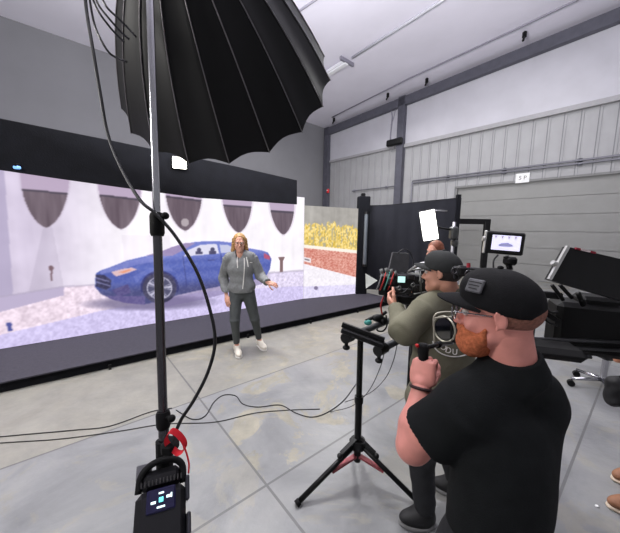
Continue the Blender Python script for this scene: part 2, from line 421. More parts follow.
# strip light on the ceiling
a, b_ = CE(322,74,.12), CE(347,58,.12)
t = thing('ceiling_light', 'switched-off linear strip light on the ceiling right of the umbrella', 'ceiling light', a)
MB().bar(a, b_, .32, .1, bev=.02).build('housing', mat('lamp_housing', (215,215,222), .4, var=.03), t)
MB().bar(a-Vector((0,0,.06)), b_-Vector((0,0,.06)), .2, .05, bev=.02).build('diffuser', mat('lamp_diffuser', (232,232,236), .3, var=.02), t)
d_ = (b_-a).normalized(); MB().bar(b_-BD*.35, b_+BD*.35, .09, .12).build('end_bracket', mat('pipe_grey', (140,138,150)), t)
# conduits on the right wall
cdm = mat('wall_conduit', (120,120,128), .45, .4, var=.05)
for k, (z, s0, s1, r) in enumerate([(4.10, S_END+.3, 1.9, .035), (4.0, S_END+.3, 1.9, .035), (3.95, 2.9, 5.6, .03)]):
    t = MB(); t.tube([WP(s0, z, -.1), WP(s1, z, -.1)], r, 8)
    if k == 0: t.tube([WP(s1, z, -.1), WP(s1+.05, z-.06, -.1), WP(s1+.06, z-1.6, -.1)], r, 8)
    for q in np.arange(s0+.5, s1, 2.1): t.box(WP(q, z, -.06), (.09,.09,.13))
    o = t.build('wall_conduit', cdm, origin=WP(s0, z))
    tag(o, ['upper of two horizontal conduits on the ribbed right wall', 'lower of two horizontal conduits, above the overhead door', 'short conduit on the wall between the two grey columns'][k], 'pipe')
# hanging conduits and lamp by the column
t = thing('wall_speaker', 'small black box fixture at ledge height on the grey column', 'fixture', WP(2.75,5.9,-.3))
MB(frame(WP(2.85,5.98,-.36), TW)).box((0,0,0), (.85,.2,.3), bev=.05).build('body', BLK, t)
MB().tube([WP(2.6,5.98,-.2), WP(2.85,5.98,-.36)], .04, 8).build('bracket', BLKM, t)
o = MB(); o.tube(curve_pts([WP(3.25,rake(3.2)-.45,-.15), WP(3.2,7.2,-.12), WP(3.25,6.4,-.12), WP(3.15,6.0,-.2)]), .03, 8); o.tube(curve_pts([WP(3.02,rake(3.2)-.45,-.15), WP(3.1,7.3,-.12), WP(3.25,6.9,-.12)]), .02, 8)
tag(o.build('hanging_cable', mat('pipe_grey', (140,138,150)), smooth=True, origin=WP(3.2,6,-.1)), 'grey cables hanging down the liner left of the grey column', 'cable')
# alarm on the corner column
al = PL(328,191, np.array(WP(7.6,3,-.3)), WN)
t = thing('alarm_strobe', 'small red alarm strobe on the far grey corner column', 'alarm', al)
MB(frame(al, TW)).box((0,0,0), (.16,.12,.24), bev=.03).build('body', mat('alarm_red', (215,30,40), .4, var=.04), t)
MB(frame(al-Vector(WN)*.08, TW)).box((0,0,.03), (.08,.05,.07), bev=.02).build('strobe_lens', mat('alarm_lens', (240,200,200), .2, var=.02), t)
# paper sign above the door
sp_ = PL(522.5,178, np.array(WP(-2,0,-.03)), WN); tdir = -Vector(TW)
t = thing('wall_sign', 'small white bay number plate above the overhead door', 'sign', sp_)
MS = frame(sp_, tdir); MB(MS).box((0,0,0), (.42,.02,.34), bev=.004).build('plate', WHT, t)
side = -1 if (MS.to_3x3() @ Vector((0,-1,0))).dot(Vector(-WN)) > 0 else 1
Mt = MS @ Matrix.Translation((0, side*.012, 0)) @ Matrix.Rotation(PI/2, 4, 'X')
ink = mat('sign_ink', (70,70,72))
for ch_, dx in (('5',-.07),('P',.08)): text_obj('letter', ch_, .19, Mt @ Matrix.Translation((dx,0,0)), ink, t)

# ================================================================== STAGE AND LED SCREENS
ZS = .12
SA = np.array([-3.127,2.77,0]); SDIR = np.array([1.769+3.127, 6.554-2.77, 0]); SDIR /= np.linalg.norm(SDIR); SN = np.array([-SDIR[1], SDIR[0], 0])   # SN: towards the screens
def SP(u, v, z=0): return Vector(SA+SDIR*u+SN*v+np.array([0,0,z]))
stage = thing('stage_platform', 'long low grey carpeted stage platform in front of the LED screens', 'stage', SP(3,0,0))
carpet = mat('stage_carpet', (61,59,67), .85, var=.12, scale=25, bump=.25, bscale=200, spec=.25)
sk = MB(); sk.prism([SP(-2.5,.01),SP(6.45,.01),SP(6.45,4.6),SP(-2.5,2.4)], (0,0,ZS-.015)); sk.build('skirt', DRAPE, stage)
tp = MB(); tp.prism([SP(-2.5,-.02,ZS-.015),SP(6.48,-.02,ZS-.015),SP(6.48,4.62,ZS-.015),SP(-2.5,2.42,ZS-.015)], (0,0,.015)); tp.build('carpet_top', carpet, stage)
for u_ in (.9, 2.7, 3.95, 5.2):
    MB().bar(SP(u_,-.035,.03), SP(u_+.03,-.035,.03), .02, .06).build('skirt_clip', BLK, stage)

A1 = np.array(G(0,349.4,ZS)); B1 = np.array(G(303,299,ZS)); D1 = (B1-A1)/np.linalg.norm(B1-A1); LEN1 = np.linalg.norm(B1-A1); N1 = np.array([-D1[1], D1[0], 0])  # N1 points away from camera
if np.dot(N1, A1) < 0: N1 = -N1
C2 = np.array(G(358.5,293.5,ZS)); D2 = (C2-B1)/np.linalg.norm(C2-B1); LEN2 = np.linalg.norm(C2-B1); N2 = np.array([-D2[1], D2[0], 0])
if np.dot(N2, B1) < 0: N2 = -N2

def vnoise(x, y, seed=0):
    r = np.random.default_rng(seed).random((64,64)); xi = np.floor(x).astype(int); yi = np.floor(y).astype(int); fx = x-xi; fy = y-yi
    fx = fx*fx*(3-2*fx); fy = fy*fy*(3-2*fy); g = lambda a, b: r[a % 64, b % 64]
    return (g(xi,yi)*(1-fx)+g(xi+1,yi)*fx)*(1-fy)+(g(xi,yi+1)*(1-fx)+g(xi+1,yi+1)*fx)*fy
def fbm(x, y, seed=0): return (vnoise(x,y,seed)*.5+vnoise(x*2.1,y*2.1,seed+1)*.3+vnoise(x*4.3,y*4.3,seed+2)*.2)
def inpoly(X, Y, poly):
    r = np.zeros(X.shape, bool); n = len(poly)
    for i in range(n):
        x1, y1 = poly[i]; x2, y2 = poly[(i+1) % n]
        if y1 == y2: continue
        c = ((y1 > Y) != (y2 > Y)) & (X < (x2-x1)*(Y-y1)/(y2-y1)+x1); r ^= c
    return r
def sstep(a, b, x): t = np.clip((x-a)/(b-a), 0, 1); return t*t*(3-2*t)
def mixc(C, m, col): m = m[..., None].astype(float); return C*(1-m)+np.array(col, float)*m
def interp(x, pts): return np.interp(x, [p[0] for p in pts], [p[1] for p in pts])

def picture_left(X, Y, U, V):
    """the street scene shown on the long screen: concrete wall with hanging ovals, cobbles, a blue saloon car"""
    n = fbm(U*3, V*3, 1); st = fbm(U*7, V*.9, 5); fine = vnoise(U*40, V*40, 9)
    t = sstep(20, 150, X)
    C = np.array([206,195,216.])*(1-t[...,None])+np.array([246,241,247.])*t[...,None]
    C = C+((n-.5)*26)[...,None]+((st-.5)*18)[...,None]
    C = mixc(C, (X < 5+(Y-180)*.07)*.6, (160,150,182))
    # greyer wedge and faint band below the first ovals
    C = mixc(C, inpoly(X,Y,[(43,228),(52,226),(64,288),(28,296)])*.22, (150,140,160))
    C = mixc(C, ((np.abs(X-145-(Y-230)*.1) < 24) & (Y > 235))*.10, (170,150,175))
    ovals = [(20,69.5,227.5,176),(98,141.5,229,186),(165.5,202,230.5,194),(222.5,252,232.5,201),(269.5,294.5,234.5,205)]
    split = [(189.5,194),(195,200),(196.5,201),(205.5,207.5),(211,212.5)]
    for (x0,x1,yb,yt),(s0,s1) in zip(ovals, split):
        xc = (x0+x1)/2+np.clip((Y-yt)/(yb-yt),0,1)*1.5; h = np.clip((yb-Y)/(yb-yt+6), 0, 1); hw = (x1-x0)/2*np.clip(1-(1-h)**2.1, 0, 1)**.62
        m = (np.abs(X-xc) < hw) & (Y < yb); e = (np.abs(X-xc) < hw+1.8) & (Y < yb+1.5)
        C = mixc(C, e*.35, (190,176,196))
        sl = s0+(s1-s0)*(X-x0)/(x1-x0); up = Y < sl
        C = mixc(C, m & up, (182,164,188)); strk = fbm(U*14, V*1.5, 21)
        C = np.where((m & ~up)[...,None], np.array([106,92,102.])+((strk-.5)*46)[...,None], C)
        C = mixc(C, m & (np.abs(Y-sl) < 1), (80,72,84))
    C = mixc(C, ((X-185)**2+(Y-222.5)**2 < 16)*.8, (190,180,185))
    # ground
    wl = interp(X, [(-400,330),(0,297),(61,287),(110,284),(268,273),(303,270.5)]); g = Y > wl
    cob = vnoise(U*26, V*26, 31); cob2 = vnoise(U*55+3, V*45, 33)
    tg = sstep(60, 230, X)
    GC = np.array([232,214,228.])*(1-tg[...,None])+np.array([222,212,236.])*tg[...,None]
    C = np.where(g[...,None], GC+((cob-.5)*34)[...,None]+((cob2-.5)*30)[...,None], C)
    C = mixc(C, g & (Y < wl+9+(61-X)*.10) & (X < 64), (184,172,200))
    C = mixc(C, (np.abs(Y-wl) < 1.0)*.5, (170,160,182))
    fl_ = interp(X, [(-400,430),(0,335),(100,311),(200,292),(262,288),(303,286)]); lo = Y > fl_
    C = np.where(lo[...,None], np.array([206,196,234.])+((cob-.5)*22)[...,None]+((cob2-.5)*26)[...,None], C)
    # posts
    C = mixc(C, ((X-51)**2+(Y-268)**2 < 7) | ((np.abs(X-51.5) < .9) & (Y > 268) & (Y < 281)), (120,96,104))
    C = mixc(C, inpoly(X,Y,[(278,257),(285,257),(283,261),(283,272),(280,272),(280,261)]), (128,104,104))
    C = mixc(C, ((X-9)**2/9+(Y-324.5)**2/5 < 1) | inpoly(X,Y,[(7,326),(11,326),(13,331),(8,331)]), (78,84,150))
    # car shadow
    d = ((X-150)/66)**2+((Y-303-(150-X)*.02)/7.5)**2
    C = mixc(C, np.clip(1.5-d*1.2,0,1)*.8*(Y > 290), (112,104,136)); C = mixc(C, inpoly(X,Y,[(170,291),(268,275),(262,284),(205,299),(160,308)])*.55, (120,108,150))
    # car
    body = [(95,287),(95.3,279),(96,273),(102,270),(112,266.5),(127,260.5),(144,256.5),(158,254),(170,249),(184,243.8),(197,241.6),(219,241.2),(232,242.6),(248,248),(262,250.5),(268,252.5),(271.5,259),(270,269),(266,276.5),(258,279),(240,282.5),(219,286.5),(196,291),(178,295),(160,301),(144,304.5),(126,303),(112,299.5),(101,294)]
    car = inpoly(X,Y,body)
    K_ = np.where(car[...,None], np.array([66,82,164.]), C)
    YY = Y+(X-180)*.06; sh = np.where(car, 1.0, 0.0)
    K_ = mixc(K_, sh*(1-sstep(254, 264, YY))*.8, (112,126,206)); K_ = mixc(K_, sh*sstep(261, 265, YY)*(1-sstep(266, 270, YY))*.5, (92,110,192)); K_ = mixc(K_, sh*sstep(270, 277, YY)*(1-sstep(278, 284, YY))*.35*(X > 176), (104,116,190)); K_ = mixc(K_, sh*sstep(277, 291, YY)*.8, (58,58,98))
    K_ = mixc(K_, inpoly(X,Y,[(100,271),(127,261.5),(150,256.5),(168,256),(160,261),(140,264),(118,270),(101,274)])*.5, (140,144,212))
    K_ = mixc(K_, inpoly(X,Y,[(133,276),(150,268),(168,266),(176,272),(160,270),(143,276),(136,284)])*.4, (120,132,206))
    K_ = mixc(K_, sh*(np.abs(X-(183+(Y-256)*.12)) < .55)*(Y > 256)*(Y < 287)*.6, (44,50,110)); K_ = mixc(K_, sh*(np.abs(X-(221+(Y-254)*.05)) < .55)*(Y > 253)*(Y < 283)*.6, (44,50,110))
    K_ = mixc(K_, (np.abs(Y-(261-(X-190)*.045)) < .6) & (((X > 208) & (X < 215)) | ((X > 238) & (X < 244))), (50,56,120))
    K_ = mixc(K_, inpoly(X,Y,[(146,255.5),(160,252),(172,247),(186,242.8),(196,242.6),(184,250),(172,256)]), (150,132,176))
    K_ = mixc(K_, inpoly(X,Y,[(184,256.5),(188,250),(200,245),(214,243.8),(217,244.5),(219,253.5)]), (226,224,240))
    K_ = mixc(K_, inpoly(X,Y,[(221,253.2),(219.5,244.6),(228,245),(236,249),(239,251.5)]), (196,200,226))
    for (hx,hy) in ((199,250),(212.5,249.5)):
        K_ = mixc(K_, ((X-hx)**2+(Y-hy)**2 < 5) | ((np.abs(X-hx) < 3.5) & (Y > hy+1.5) & (Y < 254.3)), (60,58,88))
    K_ = mixc(K_, inpoly(X,Y,[(111,272),(122,269),(132,267.5),(137,269.5),(128,273),(116,276.5)]), (226,186,186)); K_ = mixc(K_, inpoly(X,Y,[(118,272.5),(128,269.5),(133,269.5),(124,273)]), (236,150,110))
    K_ = mixc(K_, inpoly(X,Y,[(95.3,274.5),(104,275),(111,279.5),(111,287),(106,290),(96,286.5)]), (36,34,64))
    K_ = mixc(K_, (inpoly(X,Y,[(96,277),(109,281),(109,282),(96,278.5)]) | inpoly(X,Y,[(96,281),(110,285.5),(110,286.5),(96,282.5)])), (112,112,158))
    K_ = mixc(K_, inpoly(X,Y,[(112,290),(128,284),(131,293),(118,297)]), (70,62,116)); K_ = mixc(K_, car & (Y > 296) & (X < 145), (84,74,128))
    K_ = mixc(K_, inpoly(X,Y,[(264,253),(270,256),(270,260),(264,258)]), (180,70,100))
    for (wx,wy,rx,ry) in ((159.5,288,17,15.2),(232,280,11,11)):
        q = ((X-wx)/rx)**2+((Y-wy)/ry)**2; a = np.arctan2((Y-wy)/ry,(X-wx)/rx)
        K_ = mixc(K_, (q < 1.28) & car & (Y < wy+4), (40,42,96)); K_ = mixc(K_, q < 1, (52,50,76)); rim = (q < .56)
        K_ = mixc(K_, rim, (66,66,92)); K_ = mixc(K_, rim & ((np.cos(a*5+.6) > .80) | (np.abs(np.cos(a*5+.6)-.25) < .16) | (q > .48)), (188,186,206)); K_ = mixc(K_, q < .03, (210,208,225))
        car = car | (q < 1)
    body_m = inpoly(X, Y, body); K_ = mixc(K_, body_m*.13, (170,166,196)); K_ = mixc(K_, body_m*(fine > .55)*.10, (200,196,220))  # glow haze of the screen mixed into the car's colour, plus speckle
    return K_, car
def picture_wing(X, Y, U, V):
    """courtyard on the short screen: grey wall, yellow flowers, pale ledge, red bricks, cobbles"""
    n = fbm(U*5, V*5, 41); cob = vnoise(U*30, V*30, 42); strk = fbm(U*11, V*1.2, 44)
    C = np.array([166,162,156.])+((n-.5)*30)[...,None]+((strk-.5)*26)[...,None]
    top = interp(X, [(303,225),(330,223),(359,226)])+(vnoise(U*22, V*0+.5, 46)-.5)*9
    led = interp(X, [(303,244.5),(359,250.5)]); led2 = led+3.2; brk = interp(X, [(303,263.5),(359,278)])
    pl = (Y > top) & (Y < led); f = vnoise(U*34, V*30, 47); st = vnoise(U*48, V*8, 48)
    pm = pl & (f*.55+st*.6+(Y-top)/(led-top)*.12 > .5)
    C = np.where(pm[...,None], np.array([226,196,104.])+((f-.5)*120)[...,None]*np.array([.5,.6,1.0]), C); C = mixc(C, pl & ~pm, (176,168,138))
    C = mixc(C, (Y >= led) & (Y < led2), (246,238,226))
    br = (Y >= led2) & (Y < brk); bw = vnoise(U*36, V*60, 49)
    C = np.where(br[...,None], np.array([214,146,132.])+((bw-.5)*100)[...,None]*np.array([.5,.9,.9]), C)
    C = mixc(C, inpoly(X,Y,[(303,256.5),(311,258.5),(311,263),(303,261)]), (236,228,232)); C = mixc(C, inpoly(X,Y,[(304.5,258.4),(309.5,259.6),(309.5,261),(304.5,259.8)]), (120,110,116))
    g = Y >= brk; C = np.where(g[...,None], np.array([240,235,242.])+((cob-.5)*22)[...,None], C)
    lo = Y > interp(X, [(303,286.5),(359,284.5)]); C = np.where(lo[...,None], np.array([220,213,240.])+((cob-.5)*28)[...,None], C)
    C = mixc(C, ((X-316)**2+(Y-288)**2 < 4), (130,120,150))
    C = mixc(C, (X < 304.2)*.5, (210,205,215))
    return C, pl, (Y >= led) & (Y < brk), Y >= brk
def screen_grid(A, D, N, u0, u1, z0, z1, du, func):
    us = np.arange(u0, u1+du/2, du); zs = np.arange(z0, z1+du/2, du); U, Z = np.meshgrid(us, zs, indexing='ij')
    W = A[None,None]*np.array([1,1,0])+D*U[...,None]+np.array([0,0,1.])*Z[...,None]
    X, Y = proj(W); res = list(func(X, Y, U+20, Z+3)); c_ = res[0]; p_ = np.pad(c_, ((1,1),(1,1),(0,0)), 'edge'); res[0] = c_*.28+sum(p_[1+a:p_.shape[0]-1+a, 1+b:p_.shape[1]-1+b] for a, b in ((1,0),(-1,0),(0,1),(0,-1)))*.12+sum(p_[1+a:p_.shape[0]-1+a, 1+b:p_.shape[1]-1+b] for a, b in ((1,1),(-1,1),(1,-1),(-1,-1)))*.06
    nu, nz = U.shape; ii = np.arange(nu*nz).reshape(nu, nz)
    q = np.stack([ii[:-1,:-1], ii[1:,:-1], ii[1:,1:], ii[:-1,1:]], -1).reshape(-1, 4)
    ce = lambda m: m[:-1,:-1].reshape(-1)
    return W.reshape(-1,3), q, lin(np.clip(res[0],0,255)).reshape(-1,3), [ce(r) for r in res[1:]]
def sub_mesh(name, V, q, Cc, M, parent):
    used, inv = np.unique(q.ravel(), return_inverse=True)
    return make_obj(name, V[used], inv.reshape(-1,4).tolist(), M, parent, colors=Cc[used])
ZT1 = 2.27
led = thing('led_video_wall', 'long LED video wall showing a street with a blue car', 'screen', Vector(A1+D1*2.4))
SCR = screen_mat('led_picture', 1.1)
V, q, Cc, (carm,) = screen_grid(A1, D1, N1, -1.2, LEN1, ZS+.005, 2.42, .0088, picture_left)
lab(sub_mesh('displayed_street', V, q[~carm], Cc, SCR, led), 'pale concrete wall with hanging ovals and cobbled street on screen')
lab(sub_mesh('displayed_car', V, q[carm], Cc, SCR, led), 'blue four-door car shown on the screen')
cab = MB(); a = A1-D1*1.2; b2 = B1; cab.prism([a+N1*.012, b2+N1*.012, b2+N1*.14, a+N1*.14], (0,0,2.42-ZS)); cab.build('cabinet', BLK, led)
wing = thing('led_side_screen', 'short angled LED screen showing yellow flowers above a brick wall', 'screen', Vector(B1+D2*.7))
V, q, Cc, (plm, brm, gdm) = screen_grid(B1, D2, N2, .004, LEN2, ZS+.005, 2.245, .009, picture_wing)
lab(sub_mesh('displayed_wall', V, q[~plm & ~brm & ~gdm], Cc, SCR, wing), 'grey wall shown on the screen'); lab(sub_mesh('displayed_cobbles', V, q[gdm], Cc, SCR, wing), 'pale cobbles shown on the screen')
lab(sub_mesh('displayed_flowers', V, q[plm], Cc, SCR, wing), 'yellow flowers shown on the screen'); lab(sub_mesh('displayed_bricks', V, q[brm], Cc, SCR, wing), 'red brick planter with pale ledge shown on the screen')
cab = MB(); cab.prism([B1+N2*.012, C2+N2*.012, C2+N2*.14, B1+N2*.14], (0,0,2.25-ZS)); cab.build('cabinet', BLK, wing)
# black fabric header above the long screen
hd = thing('header_valance', 'long black fabric valance hanging along the top of the LED wall', 'drape', Vector(A1+D1*2.4-N1*.06+np.array([0,0,2.3])))
PH = A1-N1*.05
hp = [PL(x,y,PH,N1) for x,y in [(0,169.6),(60,178.5),(120,187),(200,197.7),(297,204.3),(297,180.3),(239,167),(112,140.6),(0,118.4)]]
dl = Vector(D1)*1.2; hp = [hp[0]-dl+Vector((0,0,.02))]+hp+[hp[-1]-dl]
MB().prism(hp, Vector(N1)*.2-Vector(N1)*.06).build('fabric', DRAPE, hd)
top0, top1 = hp[-1]+Vector((0,0,-.02)), hp[6]+Vector((0,0,-.02))
MB().tube([top0+Vector(N1)*.07, hp[-3]+Vector((0,0,-.03))+Vector(N1)*.07, top1+Vector(N1)*.07-Vector(D1)*.05], .02, 8).build('top_pipe', BLKM, hd, True)
# small lamps along the valance
lp = PL(179.5,163,PH-N1*.12,N1); fr = look_frame(lp, Vector(EYE)-lp)
t = thing('work_light', 'bright square work light clipped to the black valance', 'lamp', lp)
MB(fr).box((0,-.03,0), (.24,.06,.2), bev=.02).build('housing', BLK, t)
o = MB(fr).box((0,.004,0), (.2,.02,.165), bev=.015).build('lamp_face', mat('lamp_glow', (255,252,232), .3, emit=14, var=0), t)
bj = lp-Vector((0,0,0)); MB().tube([lp+fr.to_3x3()@Vector((0,-.05,.05)), PL(179,150,PH,N1)], .012, 8).build('clamp', BLKM, t)
lp2 = PL(17,167.5,PH-N1*.05,N1)
t = thing('tracking_marker', 'tiny glowing blue marker on the lower edge of the valance, far left', 'lamp', lp2)
MB().box(lp2, (.07,.05,.035), bev=.01).build('marker_body', mat('blue_glow', (120,170,240), .3, emit=1.2, var=0), t)
MB().box(lp2+Vector((0,0,.03)), (.03,.04,.04)).build('clip', BLK, t)
# black column at the wing's right edge, tube light, black flag
cp = P(361.8,250,7.30); cp.z = 0
t = thing('draped_column', 'narrow black draped post at the right end of the flower screen', 'drape post', cp)
fx = Vector((1,.12,0)).normalized()
cB = PL(363,295,np.array(cp),np.array((0,1,0))); cT = PL(364,196.5,np.array(cp),np.array((0,1,0)))
MB(frame((cp.x,cp.y,(ZS+cT.z)/2), fx)).box((0,0,0), (.29,.2,cT.z-ZS), bev=.02).build('drape', DRAPE, t)
MB(frame((cp.x,cp.y,cT.z), fx)).box((-.02,0,.03), (.1,.12,.1), bev=.02).build('top_bracket', BLKM, t)
tl = P(365.4,240,7.14)
z0, z1 = P(365,267,7.14).z, P(366.5,212,7.14).z
t = thing('tube_light', 'unlit grey tube light standing against the black draped post', 'lamp', (tl.x,tl.y,z0))
MB().cyl((tl.x,tl.y,z0+.04), (tl.x,tl.y,z1-.04), .045).build('tube', mat('tube_grey', (92,98,104), .3, var=.05), t, 'angle')
for zz in (z0+.03, z1-.03): MB().cyl((tl.x,tl.y,zz-.03), (tl.x,tl.y,zz+.03), .052).build('end_cap', BLK, t, 'angle')
fl0, fl1 = P(368,250,7.75), P(457.5,250,7.9)
t = thing('black_flag', 'large black fabric flag hung behind the camera operators', 'drape', ((fl0.x+fl1.x)/2,(fl0.y+fl1.y)/2,ZS))
fn = np.array((fl1.y-fl0.y, -(fl1.x-fl0.x), 0.)); fn /= np.linalg.norm(fn)
e = [PL(x,y,np.array(fl0),fn) for x,y in [(367,205.5),(392,204.5),(425,201),(457,198)]]
n_ = 40; vs = []; fs = []
for i in range(n_+1):
    t_ = i/n_; x_ = fl0.lerp(fl1, t_); zt = np.interp(t_, [0,.28,.64,1], [q.z for q in e]); 
    for j in range(7):
        zz = .13+(zt-.13)*j/6; wv = .02*math.sin(i*1.1)+.015*math.sin(i*.47+1); vs.append((x_.x, x_.y+wv*(1-j/7), zz))
for i in range(n_):
    for j in range(6): a = i*7+j; fs.append((a,a+7,a+8,a+1))
cl_ = MB().add(vs, fs); cl_.add([(x,y+.03,z) for x,y,z in vs], [f[::-1] for f in fs]); cl_.build('fabric', mat('flag_cloth', (30,31,38), .85, var=.15, scale=4), t, True)
rp = PL(458.5,197,np.array(fl0),fn); MB().bar((rp.x,rp.y,0), (rp.x,rp.y,rp.z+.06), .1, .1, up=(0,1,0)).build('post', DRAPE, t)
MB().tube([e[0]+Vector((0,.015,-.01)), e[1]+Vector((0,.015,-.01)), e[2]+Vector((0,.015,-.01)), e[3]+Vector((0,.015,-.01))], .016, 8).build('top_pipe', BLKM, t, True)
# goal-shaped black frame further back
gx = [P(q,218,8.9) for q in (452,487)]
t = thing('backdrop_stand', 'square black upright frame right of the black flag', 'stand', (gx[1].x,gx[1].y,0))
zt = P(470,221.5,8.9).z
for q in (447,486.5):
    pp_ = P(q,230,8.9); MB().bar((pp_.x,pp_.y,0), (pp_.x,pp_.y,zt), .16, .12, up=(0,1,0), bev=.01).build('post', BLK, t)
a, b2 = P(447,221,8.9), P(489,220.5,8.9); MB().bar((a.x-.06,a.y,zt), (b2.x+.03,b2.y,zt), .13, .16, bev=.01).build('top_bar', BLK, t)
# white reflector card on the stage
cpt = [P(x,y,7.05) for x,y in [(365.5,273.5),(377.5,280.5),(366,288.5)]]
o = MB().prism(cpt, (0,.012,0)).build('bounce_card', mat('card_white', (200,204,196), .7, var=.04), origin=cpt[2]); tag(o, 'small pale triangular card beside the cine camera lens', 'card')

# ================================================================== PEOPLE
SKIN_P = dict(var=.1, scale=18, spec=.35)
def skin_mat(name, col): return mat(name, col, .5, **SKIN_P)
def A_(v): return np.array(v, float)
def unit(v): v = A_(v); return v/np.linalg.norm(v)
def hand_prims(wr, fwd, nrm, thumb, s=1.0, curl=(60,60,50), spread=.0, tcurl=25, tdir=(.62,.62,.35)):
    """palm leaves the wrist along fwd; nrm = palm side; thumb = side of the thumb. Returns (palm prims, finger prims)"""
    f = unit(fwd); n = unit(A_(nrm)-f*np.dot(nrm, f)); t = unit(A_(thumb)-f*np.dot(thumb, f)-n*np.dot(thumb, n)); w = A_(wr)
    R = np.stack([t, f, n], 1)
    palm = [('ell', w+f*.05*s, (.043*s, .055*s, .017*s), R), ('box', w+f*.055*s, (.038*s, .042*s, .012*s), R, .011*s), ('cap', w-f*.02*s, w+f*.02*s, .026*s, .026*s)]
    fing = []
    for i, (o, ln) in enumerate(((.030,.074), (.010,.083), (-.010,.077), (-.029,.061))):
        p = w+f*(.092-abs(i-1)*.004)*s+t*o*s; d = unit(f+t*(o*6*spread)); r = (.0092, .0086, .0076)
        for k in range(3):
            a = math.radians(curl[k]); d, n = unit(d*math.cos(a)+n*math.sin(a)), unit(n*math.cos(a)-d*math.sin(a))
            L_ = ln*s*(.46, .30, .24)[k]; q = p+d*L_
            fing.append(('cap', p, q, r[k]*s, (r[k]-.0008)*s, .004)); p = q
        n = unit(A_(nrm)-f*np.dot(nrm, f))
    p = w+f*.03*s+t*.034*s+n*.006*s; d = unit(f*tdir[0]+t*tdir[1]+n*tdir[2])
    for k in range(3):
        L_ = (.042,.034,.028)[k]*s; q = p+d*L_; fing.append(('cap', p, q, (.0125,.0105,.0095)[k]*s, (.0105,.0095,.008)[k]*s, .006)); p = q
        a = math.radians(tcurl); d = unit(d*math.cos(a)+unit(f*.6-t*.7+n*.35)*math.sin(a))
    return palm, fing
def head_frame(c, f, up=(0,0,1)):
    f = unit(f); x = unit(np.cross(f, A_(up))); z = np.cross(x, f); return A_(c), np.stack([x, f, z], 1)   # columns: right, forward, up
class Head:
    def __init__(s, c, f, up=(0,0,1), sc=1.0): s.c, s.R = head_frame(c, f, up); s.k = sc
    def p(s, x, y, z): return s.c+s.R @ (A_((x,y,z))*s.k)
    def ell(s, c, r, tilt=None, k=None):
        R = s.R if tilt is None else s.R @ tilt
        o = ('ell', s.p(*c), tuple(A_(r)*s.k), R); return o if k is None else o+(None, k)
    def ea(s, sg): return np.array(Matrix.Rotation(sg*-.30, 3, 'Z') @ Matrix.Rotation(-.2, 3, 'X'))
    def cap(s, a, b, ra, rb, *k): return ('cap', s.p(*a), s.p(*b), ra*s.k, rb*s.k)+k
    def prims(s, neck):
        P_ = [s.ell((0,-.018,.03), (.075,.097,.092)), s.ell((0,.025,-.04), (.060,.066,.078)), s.cap((0,.066,-.098), (0,.05,-.09), .022, .03),
              s.cap((-.046,.012,-.068), (0,.07,-.098), .017, .020), s.cap((.046,.012,-.068), (0,.07,-.098), .017, .020),
              s.cap((0,.088,.008), (0,.112,-.032), .008, .0125, .008), s.cap((-.012,.096,-.036), (.012,.096,-.036), .0095, .0095, .006),
              s.cap((-.036,.076,.024), (.036,.076,.024), .012, .012, .01), s.ell((-.04,.062,-.03), (.022,.02,.022)), s.ell((.04,.062,-.03), (.022,.02,.022)),
              s.cap((-.02,.084,-.064), (.02,.084,-.064), .0075, .0075, .006), s.cap((-.017,.083,-.074), (.017,.083,-.074), .008, .008, .006),
              s.ell((-.080,-.020,.0), (.007,.017,.029), s.ea(-1), .005), s.ell((.080,-.020,.0), (.007,.017,.029), s.ea(1), .005), s.cap((-.078,-.012,-.024), (-.076,-.010,-.030), .006, .005, .004), s.cap((.078,-.012,-.024), (.076,-.010,-.030), .006, .005, .004),
              ('cap', s.p(0,-.03,-.05), neck, .056*s.k, .062*s.k)]
        S_ = [s.ell((-.031,.096,.004), (.016,.014,.011)), s.ell((.031,.096,.004), (.016,.014,.011)), s.cap((-.018,.094,-.0695), (.018,.094,-.0695), .002, .002),
              s.ell((-.089,-.018,.002), (.006,.009,.018)), s.ell((.089,-.018,.002), (.006,.009,.018))]
        return P_, S_
    def eyes(s, parent):
        for x in (-.031, .031):
            e = MB().ell(s.p(x,.0775,.004), (.0122*s.k,)*3).build('eye', mat('eye_white', (200,194,188), .3, var=0), parent, True)
            MB().ell(s.p(x,.0868,.004), (.0062*s.k,)*3).build('iris', mat('iris_dark', (48,36,28), .2, var=0), e, True)
def torso_axes(J):
    x = unit(A_(J['shr'])-A_(J['shl'])); up = A_(J['neck'])-(A_(J['hipl'])+A_(J['hipr']))/2; up = unit(up-x*np.dot(up, x)); f = np.cross(up, x)
    return np.stack([x, f, up], 1)
def torso_prims(J, b=1.0, infl=0.0, belly=1.0):
    R = torso_axes(J); nk = A_(J['neck']); sl, sr = A_(J['shl']), A_(J['shr']); pv = (A_(J['hipl'])+A_(J['hipr']))/2; sm_ = (sl+sr)/2
    w = np.linalg.norm(sr-sl)/2; h = np.linalg.norm(sm_-pv); ax = unit(sm_-pv); i = infl
    nlow = nk*.55+sm_*.45
    return [('cap', nlow, sl*.85+nlow*.15, .062*b+i, .06*b+i), ('cap', nlow, sr*.85+nlow*.15, .062*b+i, .06*b+i),
            ('ell', pv+ax*h*.70, (w*.98+i, .125*b+i, h*.36+i), R), ('ell', pv+ax*h*.36, (w*.86*b*belly**.5+i, .118*b*belly+i, h*.36+i), R), ('ell', pv+ax*.03, (w*.90*b+i, .122*b+i, .15*b+i), R)], R
def arm(a, b, c, k=1.0): return [('cap', a, b, .052*k, .043*k), ('cap', b, A_(b)*.65+A_(c)*.35, .043*k, .044*k), ('cap', A_(b)*.65+A_(c)*.35, c, .044*k, .027*k)]
